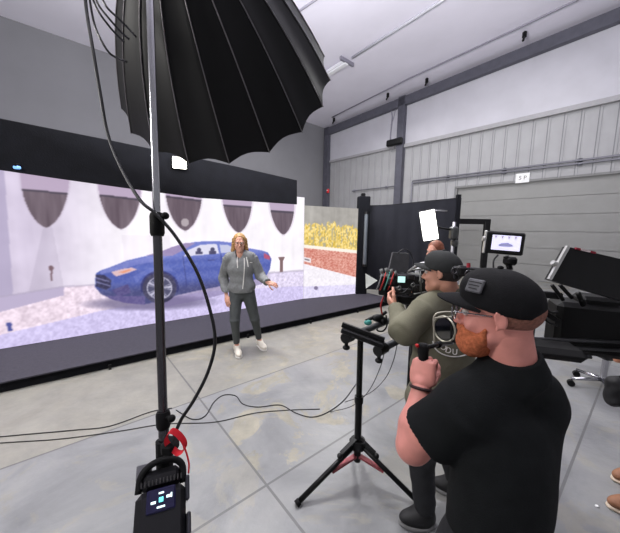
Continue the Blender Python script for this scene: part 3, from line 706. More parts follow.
def leg(h, k, a, t, b=1.0):
    h, k, a, t = A_(h), A_(k), A_(a), A_(t)
    return [('cap', h, k, .082*b, .056*b), ('cap', k, k*.68+a*.32, .054*b, .055*b), ('cap', k*.68+a*.32, a, .055*b, .036*b), ('cap', a, a*.5+t*.5-np.array([0,0,.005]), .03, .018), ('cap', a-np.array([0,0,.03]), a*.3+t*.7, .026, .016)]
def sleeve(pts, rads): return [('cone', pts[i], pts[i+1], rads[i], rads[i+1], .012) for i in range(len(pts)-1)]
def shoe_obj(name, a, t, m_up, m_sole, parent, s=1.0, label=None):
    """a: ankle joint, t: toe tip on the ground"""
    a, t = A_(a), A_(t); f = unit([t[0]-a[0], t[1]-a[1], 0]); x = np.array([f[1], -f[0], 0]); z0 = 0.0; hp = np.array([a[0], a[1], 0])-f*.045
    L_ = np.linalg.norm((t-hp)[:2]); R = np.stack([x, f, np.array([0,0,1.])], 1); up = np.array([0,0,1.])
    pr_ = [('ell', hp+f*.055*s+up*.055, (.042*s,.065*s,.055), R), ('ell', hp+f*(L_-.10*s)+up*.042, (.05*s,.10*s,.042), R), ('cap', hp+f*.06+up*.06, a+up*.01-f*.005, .045*s, .042*s), ('cap', hp+f*.05+up*.07, hp+f*(L_-.1)+up*.05, .042*s, .034*s)]
    o = blob_obj(name, blob(pr_, .006, .03, cuts=[((0,0,.018),(0,0,-1)), ((0,0,max(a[2]+.012,.095)),(0,0,1))]), m_up, parent, label)
    so = blob_obj('sole', blob([('ell', hp+f*.06*s+up*.012, (.043*s,.068*s,.03), R), ('ell', hp+f*(L_-.10*s)+up*.012, (.053*s,.103*s,.03), R), ('box', hp+f*L_*.48+up*.012, (.036*s,L_*.3,.03), R, .02)], .006, .03, cuts=[((0,0,.024),(0,0,1)), ((0,0,.001),(0,0,-1))]), m_sole, o)
    return o
def cap_hat(hd, parent, m, name='cap', vox=.005):
    cut = (hd.p(0,0,.018), hd.R @ A_((0,.24,-1)))
    crown = blob([hd.ell((0,-.014,.032), (.0855,.1065,.096)), hd.ell((0,.038,.072), (.062,.062,.064)), hd.ell((0,-.0,.07), (.07,.08,.064))], vox, .02, cuts=[cut])
    o = blob_obj(name, crown, m, parent)
    vs = []; fs = []; nu, nv = 24, 10
    for lay in (0, 1):
        for i in range(nu+1):
            u = -1+2*i/nu
            for j in range(nv+1):
                v = j/nv; x = .080*u; y0 = .088*math.sqrt(max(0, 1-(u*.93)**2))-.004; ln = .082*(1-abs(u)**2.6)+.004
                vs.append(hd.p(x*(1-.06*v), y0+ln*v, .055-.036*u*u-.004*v*v-.002*v+(.004 if lay else 0)))
    k = (nu+1)*(nv+1); id_ = lambda l, i, j: l*k+i*(nv+1)+j
    for i in range(nu):
        for j in range(nv):
            fs += [(id_(1,i,j),id_(1,i+1,j),id_(1,i+1,j+1),id_(1,i,j+1)), (id_(0,i,j),id_(0,i,j+1),id_(0,i+1,j+1),id_(0,i+1,j))]
        fs += [(id_(0,i,nv),id_(1,i,nv),id_(1,i+1,nv),id_(0,i+1,nv)), (id_(0,i,0),id_(0,i+1,0),id_(1,i+1,0),id_(1,i,0))]
    for j in range(nv): fs += [(id_(0,0,j),id_(1,0,j),id_(1,0,j+1),id_(0,0,j+1)), (id_(0,nu,j),id_(0,nu,j+1),id_(1,nu,j+1),id_(1,nu,j))]
    make_obj('brim', [tuple(v) for v in vs], fs, m, o, 'angle')
    MB().ell(hd.p(0,-.012,.139), (.009,.009,.006)).build('button', m, o, True)
    return o
def person_body(name, label, J, hd, skin, vox=.008, b=1.0, hands=(), armk=1.0, group=None, legb=1.0, belly=1.0):
    base = Vector(((J['anl'][0]+J['anr'][0])/2, (J['anl'][1]+J['anr'][1])/2, 0))
    root = thing(name, label, 'person', base, group)
    tp_, R = torso_prims(J, b*.93, -.008, belly)
    pr_ = tp_+arm(J['shl'], J['ell'], J['wrl'], armk)+arm(J['shr'], J['elr'], J['wrr'], armk)
    pr_ += leg(J['hipl'], J['knl'], J['anl'], J['tol'], b*.9*legb)+leg(J['hipr'], J['knr'], J['anr'], J['tor'], b*.9*legb)
    nk = A_(J['neck']); pr_ += [('cap', hd.p(0,-.03,-.06), nk*.6+(A_(J['shl'])+A_(J['shr']))*.2, .056*hd.k, .062*hd.k)]
    parts = [blob(pr_, vox, .03)]
    hp_, hs_ = hd.prims(nk); parts.append(blob(hp_, max(.0045, vox*.65), .016, subs=hs_))
    for h in hands:
        pa, fi = hand_prims(*h[0], **h[1]); parts.append(blob(pa+fi, .0035 if vox < .007 else .0045, .010))
    body = blob_obj('body', join(*parts), skin, root); hd.eyes(root)
    return root, R
def trousers(J, parent, m, b=1.0, vox=.009, name='trousers', rad=(.098,.074,.058), waist=.10, fold=.002, anklecut=.02):
    R = torso_axes(J); pv = (A_(J['hipl'])+A_(J['hipr']))/2; w = np.linalg.norm(A_(J['hipr'])-A_(J['hipl']))/2
    pr_ = [('ell', pv+np.array([0,0,.02]), (w+.085*b, .13*b, .15), R)]
    for s_ in 'lr':
        h, k, a = A_(J['hip'+s_]), A_(J['kn'+s_]), A_(J['an'+s_]); e = a+(k-a)*anklecut
        pr_ += [('cap', h, k, rad[0]*b, rad[1]*b), ('cone', k*.999+h*.001, e, rad[1]*b, rad[2]*b)]
    return blob_obj(name, blob(pr_, vox, .03, cuts=[(pv+np.array([0,0,waist]), (0,0,1))], fold=fold, fscale=38), m, parent)

# ---------------------------------------------------------------- the woman in front of the screens
def xyz(v): return A_(v)
W_ = {}
dW = 4.0
W_['anl'] = xyz(G(258.5,344.5,.0)); W_['anl'] = A_(G(259.0,347.0,0))*1.0+A_((0,.04,.085))
W_['anr'] = A_(G(236.2,352.5,0))+A_((0,.04,.085))
dl_, dr_ = W_['anl'][1], W_['anr'][1]; dm = (dl_+dr_)/2
def PY(x, y, Yw):                       # pixel at a world distance Y
    return A_(PL(x, y, (0,Yw,0), (0,1,0)))
W_['tol'] = A_(G(265.5,351.5,.0)); W_['tor'] = A_(G(239.5,359,.0)); W_['tol'][2] = W_['tor'][2] = .03
W_['hipl'] = PY(247.8,291.5,dm); W_['hipr'] = PY(236.2,291.5,dm-.03)
W_['knl'] = PY(254.6,318,(dl_+dm)/2-.06); W_['knr'] = PY(234.8,319.5,dr_-.05)
W_['neck'] = PY(240.6,252.5,dm); W_['shl'] = PY(252.2,257.6,dm); W_['shr'] = PY(228.4,258.6,dm-.02)
W_['ell'] = PY(260.2,275.5,dm+.05); W_['wrl'] = PY(267.5,282.3,dm-.12)
W_['elr'] = PY(223.6,277,dm+.06); W_['wrr'] = PY(226.6,296,dm-.08)
hw = Head(PY(239.6,243.0,dm-.03), (.22,-1,-.06), sc=.98)
wr_dir = (W_['wrr']-W_['elr']); wl_dir = A_((.11,.0,-.03))
root, R = person_body('person', 'woman with long blonde hair in grey zip hoodie presenting before the screen', W_, hw, skin_mat('skin_light', (214,160,138)), .009, .93,
    [((W_['wrr'], wr_dir, (.3,.9,.1), (.9,-.3,0)), dict(s=1.0, curl=(14,16,12), spread=.9)), ((W_['wrl'], wl_dir, (.1,.55,-.8), (.2,-.8,-.4)), dict(s=.92, curl=(10,14,12), spread=.6))], .82, None, .88)
hood = mat('hoodie_grey', (126,128,128), .9, var=.12, scale=40, bump=.2, bscale=250, spec=.15)
tp_, _ = torso_prims(W_, .95, .026)
pvw = (W_['hipl']+W_['hipr'])/2
pr_ = tp_+sleeve([W_['shl'], W_['ell'], W_['wrl']], [.076,.070,.052])+sleeve([W_['shr'], W_['elr'], W_['wrr']], [.076,.070,.052])
pr_ += [('cap', W_['ell'], W_['ell'], .068, .068), ('cap', W_['elr'], W_['elr'], .068, .068), ('cap', W_['neck']+A_((-.06,.06,-.02)), W_['neck']+A_((.06,.06,-.02)), .055, .055), ('cap', W_['neck']+A_((-.055,-.03,-.075)), W_['neck']+A_((-.03,.06,-.01)), .03, .045), ('cap', W_['neck']+A_((.055,-.03,-.075)), W_['neck']+A_((.03,.06,-.01)), .03, .045), ('ell', pvw+A_((0,0,.08)), (.19,.14,.12), R)]
ho = blob_obj('hoodie', blob(pr_, .008, .025, subs=[('cap', W_['neck']+A_((0,-.10,-.05)), W_['neck']+A_((0,-.03,.08)), .04, .062)], cuts=[(pvw+A_((0,0,.0)), (0,0,-1))], fold=.0035, fscale=26), hood, root)
fw = R[:,1]
def chest(px, py, off=.0): return Vector(PY(px, py, dm-.16-off))
def on_front(px, py, pad=.012):         # point on the front of the hoodie through a pixel
    v = ray(px, py); best = None; me = ho.data; inv = Vector(ORG[ho.name])
    ok, loc, no, ix = ho.ray_cast(Vector(EYE)-inv, Vector(v).normalized())
    return (loc+inv-Vector(v).normalized()*pad) if ok else Vector(PY(px, py, dm-.15))
MB().tube([on_front(x,y,.004) for x,y in [(244.2,258),(244.4,265),(244.2,272),(243.6,280),(242.6,289)]], .007, 6).build('zip', mat('zip_white', (228,226,220), .4, var=.02), ho)
for pts in ([(237.4,257),(237.2,262),(237.6,268)], [(246.4,257),(247.6,263),(248.2,267)]):
    MB().tube([on_front(x,y,.004) for x,y in pts], .006, 6).build('drawstring', mat('zip_white', (228,226,220)), ho)
# short print on the chest
MB().box(on_front(250.5,262.5,.003), (.05,.006,.008)).build('chest_print', mat('zip_white', (228,226,220)), ho)
leg_m = mat('leggings_dark', (72,76,76), .65, var=.12, scale=12, spec=.3)
trousers(W_, root, leg_m, .82, .008, 'leggings', (.120,.080,.052), .1, .001, .10)
for s_ in 'lr': shoe_obj('sneaker', W_['an'+s_], W_['to'+s_], mat('sneaker_cream', (214,208,194), .7, var=.05), mat('sole_white', (226,224,218), .6, var=.03), root, .9)
hair_m = mat('hair_blonde', (176,136,84), .5, var=.3, scale=45)
hpr = [hw.ell((0,-.028,.048), (.088,.098,.092))]
for a in np.linspace(-1.25, 1.25, 15):
    for kx in (0, 1):
        x, y = math.sin(a)*(.084-.01*kx), -.045-math.cos(a)*.055*(1-kx*.5)+(abs(a) > 1)*.04
        hpr += [hw.cap((x,y,.05), (x*1.12+.01*math.sin(a*7),y-.01,-.1), .022, .024), hw.cap((x*1.12+.01*math.sin(a*7),y-.01,-.1), (x*1.25,y+.01,-.20-.03*math.cos(a*9)), .024, .011)]
blob_obj('hair', blob(hpr, .0065, .012, subs=[hw.ell((0,.085,-.03), (.074,.10,.11)), hw.ell((0,.11,.05),(.062,.075,.058))], fold=.002, fscale=90), hair_m, root)
gl = MB()
for x in (-.032,.032): gl.ring(hw.p(x,.108,.002), hw.R[:,1], .024*hw.k, .0022, 20, 6); gl.tube([hw.p(x*1.75,.103,.006), hw.p(x*2.45,.0,.006)], .002, 5)
gl.tube([hw.p(-.008,.110,.006), hw.p(.008,.110,.006)], .002, 5)
gl.build('glasses', mat('glasses_frame', (40,36,34), .3, var=0), root)

# ---------------------------------------------------------------- foreground operator, black T-shirt, seen from behind
M_ = {}
M_['neck'] = A_(P(513,360,.91)); M_['shl'] = A_(P(463,408,.90)); M_['shr'] = A_(P(537,398,.97))
M_['ell'] = A_(P(413,446,1.02)); M_['wrl'] = A_(P(421,389,1.07))
M_['hipl'] = A_(P(474,560,.90)); M_['hipr'] = A_(P(510,560,.94))
M_['elr'] = A_(P(528,440,1.22)); M_['wrr'] = A_(P(505,350,1.34))
gz = lambda v, z: A_((v[0], v[1], z))
M_['knl'] = gz(M_['hipl'], .38)+A_((-.05,.13,0)); M_['knr'] = gz(M_['hipr'], .38)+A_((.06,.13,0))
M_['anl'] = gz(M_['hipl'], .085)+A_((-.06,.02,0)); M_['anr'] = gz(M_['hipr'], .085)+A_((.08,.02,0))
M_['tol'] = M_['anl']+A_((-.04,.19,-.055)); M_['tor'] = M_['anr']+A_((.06,.19,-.055))
hm = Head(P(497,313,.90), (-.76,.64,-.10), (-.04,0,1), 1.02)
skm = skin_mat('skin_ruddy', (218,146,134))
hfw = A_(P(424,362,1.09))-M_['wrl']
root1, R1 = person_body('person', 'bearded man in black T-shirt and black cap operating the shoulder camera', M_, hm, skm, .0065, 1.12,
    [((M_['wrl'], hfw, (.55,.75,.1), (-.2,-.3,1)), dict(s=1.08, curl=(72,78,50), tcurl=30, tdir=(.62,.12,.78))), ((M_['wrr'], (-.3,.5,.5), (-.3,.5,-.8), (-.9,-.3,.2)), dict(s=1.05, curl=(50,50,40)))], 1.22, None, 1.0, 1.12)
tee = mat('tshirt_black', (24,26,27), .88, var=.15, scale=20, bump=.25, bscale=300, spec=.15)
tp_, _ = torso_prims(M_, 1.02, .010, 1.06)
sl_end = M_['shl']+(M_['ell']-M_['shl'])*.62; sr_end = M_['shr']+(M_['elr']-M_['shr'])*.62
pr_ = tp_+sleeve([M_['shl'], sl_end], [.080,.094])+sleeve([M_['shr'], sr_end], [.078,.08])+[('cap', M_['shl'], M_['shl'], .077, .077), ('cap', M_['shr'], M_['shr'], .077, .077), ('cap', M_['shr']+A_((-.035,-.01,-.03)), M_['hipr']+A_((-.015,0,.1)), .095, .09), ('cap', M_['shl']+A_((.085,0,-.05)), M_['hipl']+A_((.035,0,.1)), .10, .095), ('cap', M_['neck']+A_((0,0,-.05)), M_['shl']*.8+M_['neck']*.2+A_((0,0,.0)), .075, .078), ('cap', M_['neck']+A_((0,0,-.05)), M_['shr']*.8+M_['neck']*.2+A_((0,0,.0)), .075, .078)]
pv1 = (M_['hipl']+M_['hipr'])/2
up1 = unit(hm.p(0,-.03,-.05)-M_['neck'])
pr_ += [('cone', M_['neck']-up1*.05, M_['neck']+up1*.022, .092, .074)]
te = blob_obj('tshirt', blob(pr_, .006, .035, subs=[('cap', M_['neck']+up1*.0, M_['neck']+up1*.12, .062, .066)], cuts=[(pv1+A_((0,0,-.08)), (0,0,-1))], fold=.0045, fscale=15), tee, root1)
trousers(M_, root1, mat('trousers_black', (30,31,34), .85, var=.12, scale=20, bump=.2, bscale=200), 1.1, .01, waist=.15)
for s_ in 'lr': shoe_obj('shoe', M_['an'+s_], M_['to'+s_], mat('shoe_black', (26,26,28), .6), mat('shoe_sole_dark', (44,44,46), .7), root1, 1.05)
capm = mat('cap_black', (18,18,20), .85, var=.15, scale=60, bump=.25, bscale=400, spec=.2)
ch = cap_hat(hm, root1, capm, vox=.0045)
pt = MB()
for sx in (-1,):
    pos = hm.p(-.064,.044,.092); nrm = unit(hm.R @ A_((-.78,.42,.46))); Rr = np.array(look_frame(pos, nrm).to_3x3())
    pt.M = look_frame(pos, nrm); pt.box((0,.001,0), (.054,.010,.042), bev=.003)
pe = pt.build('patch', mat('patch_grey', (84,84,88), .8, var=.25, scale=80), ch)
px_ = MB(pt.M)
for k in range(3): px_.box((0,.0065,.010-.010*k), (.044-.008*k,.002,.003))
px_.build('patch_stitching', mat('patch_thread', (20,20,22), .8, var=0), pe)
beard_m = mat('beard_red', (178,102,70), .85, var=.3, scale=110, bump=.35, bscale=350, spec=.1)
bp_ = [hm.ell((0,.055,-.095), (.050,.052,.052)), hm.cap((-.061,.022,-.040), (-.056,.036,-.075), .006, .012), hm.cap((.061,.022,-.040), (.056,.036,-.075), .006, .012), hm.cap((-.056,.036,-.075), (-.036,.064,-.100), .013, .028), hm.cap((.056,.036,-.075), (.036,.064,-.100), .013, .028), hm.cap((-.044,.066,-.060), (-.036,.07,-.095), .014, .02), hm.cap((.044,.066,-.060), (.036,.07,-.095), .014, .02),
       hm.cap((-.028,.086,-.064), (0,.098,-.052), .012, .010), hm.cap((.028,.086,-.064), (0,.098,-.052), .012, .010), hm.ell((0,.082,-.1), (.036,.034,.04)), hm.cap((-.03,.075,-.065),(-.035,.06,-.1),.016,.024), hm.cap((.03,.075,-.065),(.035,.06,-.1),.016,.024)]
blob_obj('beard', blob(bp_, .0045, .024, subs=[hm.ell((0,.108,-.07), (.017,.02,.006))], fold=.0008, fscale=190), beard_m, root1)
hb = [hm.ell((0,-.024,.018), (.0775,.096,.075))]
blob_obj('hair', blob(hb, .0045, .01, cuts=[(hm.p(0,0,-.035), hm.R @ A_((0,.2,-1))), (hm.p(0,-.008,0), hm.R @ A_((0,1,0)))]), mat('hair_short_brown', (138,92,78), .8, var=.3, scale=120, bump=.4, bscale=300), root1)
gl = MB()
for x in (-.033,.033): gl.ring(hm.p(x,.112,.002), hm.R[:,1], .025, .0022, 20, 6); gl.tube([hm.p(x*1.75,.106,.008), hm.p(x*2.4,-.0,.008)], .0022, 6)
gl.tube([hm.p(-.008,.114,.006), hm.p(.008,.114,.006)], .0022, 6); gl.build('glasses', mat('glasses_metal', (120,120,124), .25, .8, var=0), root1)
wb = unit(hfw); MB().ring(M_['wrl']+wb*.004, wb, .037, .006, 24, 8).build('wristband', mat('wristband_dark', (52,34,34), .7), root1, True)

# ---------------------------------------------------------------- second operator, olive jacket
O_ = {}
O_['neck'] = A_(P(449,293,1.80)); O_['shl'] = A_(P(424,310,1.74)); O_['shr'] = A_(P(472,308,1.98))
O_['ell'] = A_(P(404,331,1.70)); O_['wrl'] = A_(P(397,309,1.90))
O_['elr'] = A_(P(455,335,2.2)); O_['wrr'] = A_(P(420,300,2.12))
O_['hipl'] = A_(P(428,398,1.76)); O_['hipr'] = A_(P(448,398,1.92))
O_['anl'] = A_(G(425,510,.09)); O_['tol'] = A_(G(399,519,.03)); O_['knl'] = A_(P(421,455,1.66))
O_['anr'] = A_(G(456,480,.09)); O_['tor'] = A_(G(432,482,.03)); O_['knr'] = A_(P(446,440,1.90))
ho_ = Head(P(441.5,273,1.76), (-.70,.70,-.05), (0,0,1), 1.0)
root2, R2 = person_body('person', 'man in olive jacket and black cap, back turned, at the cine camera', O_, ho_, skin_mat('skin_tan', (200,146,124)), .009, 1.0,
    [((O_['wrl'], A_(P(389,300,1.97))-O_['wrl'], (.35,.5,.5), (-.2,-.6,.7)), dict(s=1.02, curl=(35,45,30), spread=.2)), ((O_['wrr'], (-.5,.1,.3), (-.2,-.8,.2), (-.2,.2,1)), dict(s=1.0, curl=(50,50,40)))])
ol = mat('jacket_olive', (108,106,90), .85, var=.16, scale=9, bump=.2, bscale=160, spec=.2)
tp_, _ = torso_prims(O_, 1.05, .025)
pv2 = (O_['hipl']+O_['hipr'])/2
pr_ = tp_+sleeve([O_['shl'], O_['ell'], O_['wrl']], [.088,.082,.048])+sleeve([O_['shr'], O_['elr'], O_['wrr']], [.088,.082,.048])
pr_ += [('cap', O_['ell'], O_['ell'], .08, .08), ('cap', O_['elr'], O_['elr'], .08, .08), ('cap', O_['shl'], O_['shl'], .086, .086), ('cap', O_['shr'], O_['shr'], .086, .086), ('cone', O_['neck']-A_((0,0,.05)), O_['neck']+A_((-.01,.0,.035)), .09, .075)]
jk = blob_obj('jacket', blob(pr_, .008, .03, subs=[('cap', O_['neck'], O_['neck']+A_((0,0,.12)), .058, .062)], cuts=[(pv2+A_((0,0,-.03)), (0,0,-1))], fold=.009, fscale=15), ol, root2)
cu = unit(O_['wrl']-O_['ell']); MB().cyl(O_['wrl']-cu*.035, O_['wrl']+cu*.005, .05, .05, 20).build('cuff', mat('cuff_olive', (74,74,54), .8), jk, 'angle')
trousers(O_, root2, mat('trousers_charcoal', (34,35,38), .8, var=.12, scale=15, bump=.15, bscale=160), 1.0, .01, waist=.05)
for s_ in 'lr': shoe_obj('shoe', O_['an'+s_], O_['to'+s_], mat('shoe_black', (26,26,28)), mat('shoe_sole_grey', (120,120,120), .7), root2, 1.05)
ch2 = cap_hat(ho_, root2, mat('cap_charcoal', (34,36,36), .85, var=.12, scale=60), vox=.006)
blob_obj('hair', blob([ho_.ell((0,-.026,.015), (.0785,.097,.078))], .006, .01, cuts=[(ho_.p(0,0,-.05), ho_.R @ A_((0,.2,-1))), (ho_.p(0,-.0,0), ho_.R @ A_((0,1,0)))]), mat('hair_dark', (38,32,30), .6, var=.2, scale=80), root2)
# round print on the back of the jacket (an arc and the letters that show)
def on_jacket(px, py, pad=.004):
    v = Vector(ray(px, py)).normalized(); inv = Vector(ORG[jk.name]); ok, loc, no, ix = jk.ray_cast(Vector(EYE)-inv, v)
    return (loc+inv-v*pad, no) if ok else (None, None)
prn = mat('print_white', (214,212,206), .7, var=.05)
for nm, rr in (('print_ring', (17.2,14.8)),):
    pts = []
    for a in np.linspace(.2, 1.02, 14)*PI:
        q, _n = on_jacket(455+rr[0]*1.28*math.cos(a), 342+rr[1]*math.sin(a))
        if q is not None: pts.append(q)
    if len(pts) > 3: MB().tube(pts, .0038, 6).build(nm, prn, jk, True)
for ch_, x, y, rot in (('O',443.2,347.2,-38), ('D',448.3,350.6,-22), ('U',454.8,352.2,-6)):
    q, n_ = on_jacket(x, y, .003)
    if q is None: continue
    v = Vector(ray(x, y)).normalized(); nn_ = n_ if n_.dot(v) < 0 else -n_; z = (nn_*.8-v*.2).normalized(); q = q-v*.005; xx = Vector((0,0,1)).cross(z).normalized(); yy = z.cross(xx)
    Mx = Matrix.Identity(4)
    for i in range(3): Mx[i][0] = xx[i]; Mx[i][1] = yy[i]; Mx[i][2] = z[i]; Mx[i][3] = q[i]
    text_obj('print_letter', ch_, .047, Mx @ Matrix.Rotation(math.radians(rot), 4, 'Z'), prn, jk, .002)

# ---------------------------------------------------------------- third person behind, and the visitor at the right edge
def standing(c, face, hgt, sh=.19):
    """joints of a plainly standing figure at ground point c looking along face"""
    k = hgt/1.75; f = unit((face[0], face[1], 0)); x = np.array([f[1], -f[0], 0]); c = A_(c); J = {}
    at = lambda a, b_, z: c+x*a*k+f*b_*k+np.array([0,0,z*k])
    J['neck'] = at(0,-.02,1.46)
    for s_, sg in (('l',-1),('r',1)):
        J['sh'+s_] = at(sg*sh,-.02,1.40); J['el'+s_] = at(sg*.25,-.03,1.10); J['wr'+s_] = at(sg*.25,.07,.86)
        J['hip'+s_] = at(sg*.09,0,.92); J['kn'+s_] = at(sg*.10,.02,.50); J['an'+s_] = at(sg*.11,-.02,.085/k); J['to'+s_] = at(sg*.13,.19,.03/k)
    return J, Head(at(0,.02,1.625), f, sc=k), f, x
tp3 = P(434.5,251,3.3)
J3, h3, f3, x3 = standing((tp3.x+.02, tp3.y, 0), (-.75,-.55), 1.60)
h3 = Head(A_(P(434.5,251.5,3.3)), (-.85,-.5,-.05), sc=.94); J3['neck'] = h3.p(0,-.03,-.17)
root3, R3 = person_body('person', 'auburn-haired person half hidden behind the olive-jacket operator, under the panel light', J3, h3, skin_mat('skin_fair', (216,158,136)), .012, .9)
def plain_top(J, root, m, name, b=.95, infl=.014, fold=.003):
    t_, _ = torso_prims(J, b, infl); pv = (A_(J['hipl'])+A_(J['hipr']))/2
    pr = t_+sleeve([J['shl'], J['ell'], J['wrl']], [.07,.062,.045])+sleeve([J['shr'], J['elr'], J['wrr']], [.07,.062,.045])+[('cap', J[k], J[k], .062, .062) for k in ('ell','elr','shl','shr')]
    return blob_obj(name, blob(pr, .01, .03, cuts=[(pv+A_((0,0,-.03)), (0,0,-1))], fold=fold, fscale=22), m, root)
plain_top(J3, root3, mat('sweater_pale', (186,186,190), .85, var=.06), 'sweater')
trousers(J3, root3, mat('trousers_charcoal', (34,35,38)), .92, .012)
for s_ in 'lr': shoe_obj('shoe', J3['an'+s_], J3['to'+s_], mat('shoe_black', (26,26,28)), mat('shoe_sole_grey', (120,120,120)), root3, .92)
hr = [h3.ell((0,-.028,.045), (.086,.098,.09)), h3.cap((-.075,-.04,.02), (-.08,-.05,-.12), .03, .02), h3.cap((.075,-.04,.02), (.08,-.05,-.12), .03, .02), h3.cap((0,-.09,.02), (0,-.1,-.12), .05, .03)]
blob_obj('hair', blob(hr, .008, .015, subs=[h3.ell((0,.09,-.03), (.058,.085,.1))]), mat('hair_auburn', (128,74,52), .55, var=.25, scale=50), root3)

s_t = G(607.5,502,.0)
vx = A_((.80,.60,0)); vf = unit((-.78,-.3,0))
J4, h4, f4, x4 = standing((s_t.x+.30, s_t.y+.02, 0), (-.9,-.05), 1.72)
J4['tol'] = A_(G(607.5,503,.03)); J4['anl'] = A_(J4['tol'])+A_((.17,-.03,.055)); J4['anl'][2] = .085
J4['tor'] = A_(G(613,477,.03)); J4['anr'] = J4['tor']+A_((.18,0,.055))
hq = A_(P(611,300,1.78))
J4['wrl'] = hq+A_((.085,.02,-.03)); J4['ell'] = J4['wrl']+A_((.19,-.10,-.12))
root4, R4 = person_body('person', 'person mostly out of frame at the right edge, in tan shoes, one hand raised', J4, h4, skin_mat('skin_warm', (190,132,104)), .012, .95,
    [((J4['wrl'], (-.9,-.1,.35), (-.2,.9,-.2), (.1,.1,1)), dict(s=1.0, curl=(60,60,40)))])
plain_top(J4, root4, mat('jumper_dark', (44,46,52), .85, var=.1), 'jumper', 1.0)
trousers(J4, root4, mat('jeans_dark', (46,50,62), .8, var=.12, scale=20), 1.0, .012)
for s_ in 'lr': shoe_obj('shoe', J4['an'+s_], J4['to'+s_], mat('shoe_tan', (134,92,66), .6, var=.12), mat('shoe_sole_pale', (196,180,160), .7), root4, 1.0, 'tan leather shoe')
blob_obj('hair', blob([h4.ell((0,-.028,.045), (.084,.098,.09))], .008, .015, subs=[h4.ell((0,.09,-.03), (.058,.085,.1))]), mat('hair_dark', (38,32,30)), root4)

# ================================================================== EQUIPMENT
# ---------------------------------------------------------------- umbrella, its stand, cable, power pack
pole_d = 1.12
pa_, pb_ = P(146.5,-110,pole_d), P(163.5,425,pole_d); pdv = (pb_-pa_).normalized(); foot = pa_+pdv*((0-pa_.z)/pdv.z)
t = thing('light_stand', 'tall chrome light stand in the left foreground carrying the black umbrella', 'light stand', foot)
p_at = lambda y: pa_.lerp(pb_, (y+110)/535)
MB().tube([pa_, p_at(222)], .0135, 16).build('upper_tube', CHR, t, 'angle')
MB().tube([p_at(226), p_at(420)], .0165, 16).build('middle_tube', mat('dark_chrome', (92,90,94), .25, .9, var=.05), t, 'angle')
MB().tube([p_at(418), foot], .019, 16).build('lower_tube', mat('dark_chrome', (92,90,94)), t, 'angle')
for ya, yb, r in ((213,236,.026),(411,428,.026)):
    c = MB(); c.tube([p_at(ya), p_at(ya+3), p_at(yb-3), p_at(yb)], [r*.85,r,r,r*.85], 18); c.build('collar', RUB, t, 'angle')
    k = MB(); q = p_at(ya+5); k.tube([q, q+Vector((.035,-.02,.006))], .007, 8); k.ell(q+Vector((.045,-.025,.008)), (.014,.014,.014)); k.build('clamp_knob', RUB, t, True)
for a in (.4, 2.5, 4.6):
    q = foot+Vector((math.cos(a)*.42, math.sin(a)*.42, .015)); l = MB().tube([foot-pdv*.30, q], .011, 10).build('leg', CHR, t, True)
    MB().ell(q, (.02,.02,.015)).build('rubber_foot', RUB, l, True)
    MB().tube([foot-pdv*.09, foot.lerp(q,.5)+Vector((0,0,.14))], .006, 8).build('brace', CHR, t, True)
uq = [166.674,-99.946,1.216,.056,-.503,.70,.794,4.544]; NU = 18
UA = P(*uq[:3]); uax = Vector((math.cos(uq[4])*math.sin(uq[3]), math.cos(uq[4])*math.cos(uq[3]), math.sin(uq[4]))); uu = uax.cross(Vector((0,0,1))).normalized(); uv = uu.cross(uax)
t = thing('studio_umbrella', 'huge ribbed black parabolic umbrella hanging over the top left foreground', 'umbrella', UA)
def upt(a, tt, dip=0): return UA+uax*(uq[6]*tt**1.8)+(uu*math.cos(a)+uv*math.sin(a))*(uq[5]*tt*(1-dip))
vs = []; fs = []; SEG = 6; NT = 18
for k in range(NU):
    for s_ in range(SEG):
        a = uq[7]+2*PI*(k+s_/SEG)/NU; w_ = math.sin(PI*s_/SEG)
        for j in range(NT+1):
            tt = .03+.97*j/NT; te_ = tt*(1-.012*w_*(j/NT)**6); vs.append(upt(a, te_, .035*w_))
n_ = NU*SEG
for i in range(n_):
    for j in range(NT): fs.append((i*(NT+1)+j, ((i+1) % n_)*(NT+1)+j, ((i+1) % n_)*(NT+1)+j+1, i*(NT+1)+j+1))
ORG_ = vs
cn = MB(); cn.add(vs, fs); canopy = cn.build('canopy', mat('umbrella_black', (11,11,13), .55, var=.12, scale=5, spec=.3), t, 'angle')
inn = MB(); inn.add([v+(UA+uax*.9-v).normalized()*.008 for v in vs], [f[::-1] for f in fs]); inn.build('lining', mat('umbrella_lining', (7,7,9), .8, var=.05, spec=.1), t, 'angle')
seam = mat('seam_tape', (112,108,112), .35, .2, var=.2, scale=20)
for k in range(NU):
    a = uq[7]+2*PI*k/NU; MB().tube([upt(a, .05+.95*j/14)-(UA+uax*.5-upt(a, .05+.95*j/14)).normalized()*.002 for j in range(15)], .0032, 6).build('rib', seam, t, True)
MB().tube([UA-uax*.05, UA+uax*.62], .012, 10).build('shaft', CHR, t, True)
MB().cyl(UA-uax*.03, UA+uax*.05, .06, .05, 20).build('hub', BLK, t, 'angle')
lh = thing('lamp_head', 'black lamp head and bracket on top of the chrome light stand, above the frame', 'lamp', pa_)
MB().tube([pa_, pa_+Vector((0,0,.06)), UA-uax*.09], .016, 10).build('bracket', BLKM, lh, True)
MB(look_frame(UA-uax*.12, uax)).box((0,0,0), (.13,.1,.13), bev=.015).build('housing', BLK, lh)
cab_m = mat('cable_black', (20,20,22), .45, var=.1)
cpts = [(83,-40,1.2),(86,6,1.2),(93,50,1.18),(100,92,1.17),(108,135,1.16),(122,170,1.13),(140,200,1.09),(156,214,1.085),(176,237,1.09),(197,272,1.09),(210,310,1.08),(215,342,1.07),(208,372,1.06),(194,400,1.05),(181,420,1.05),(173,440,1.05),(170,452,1.05)]
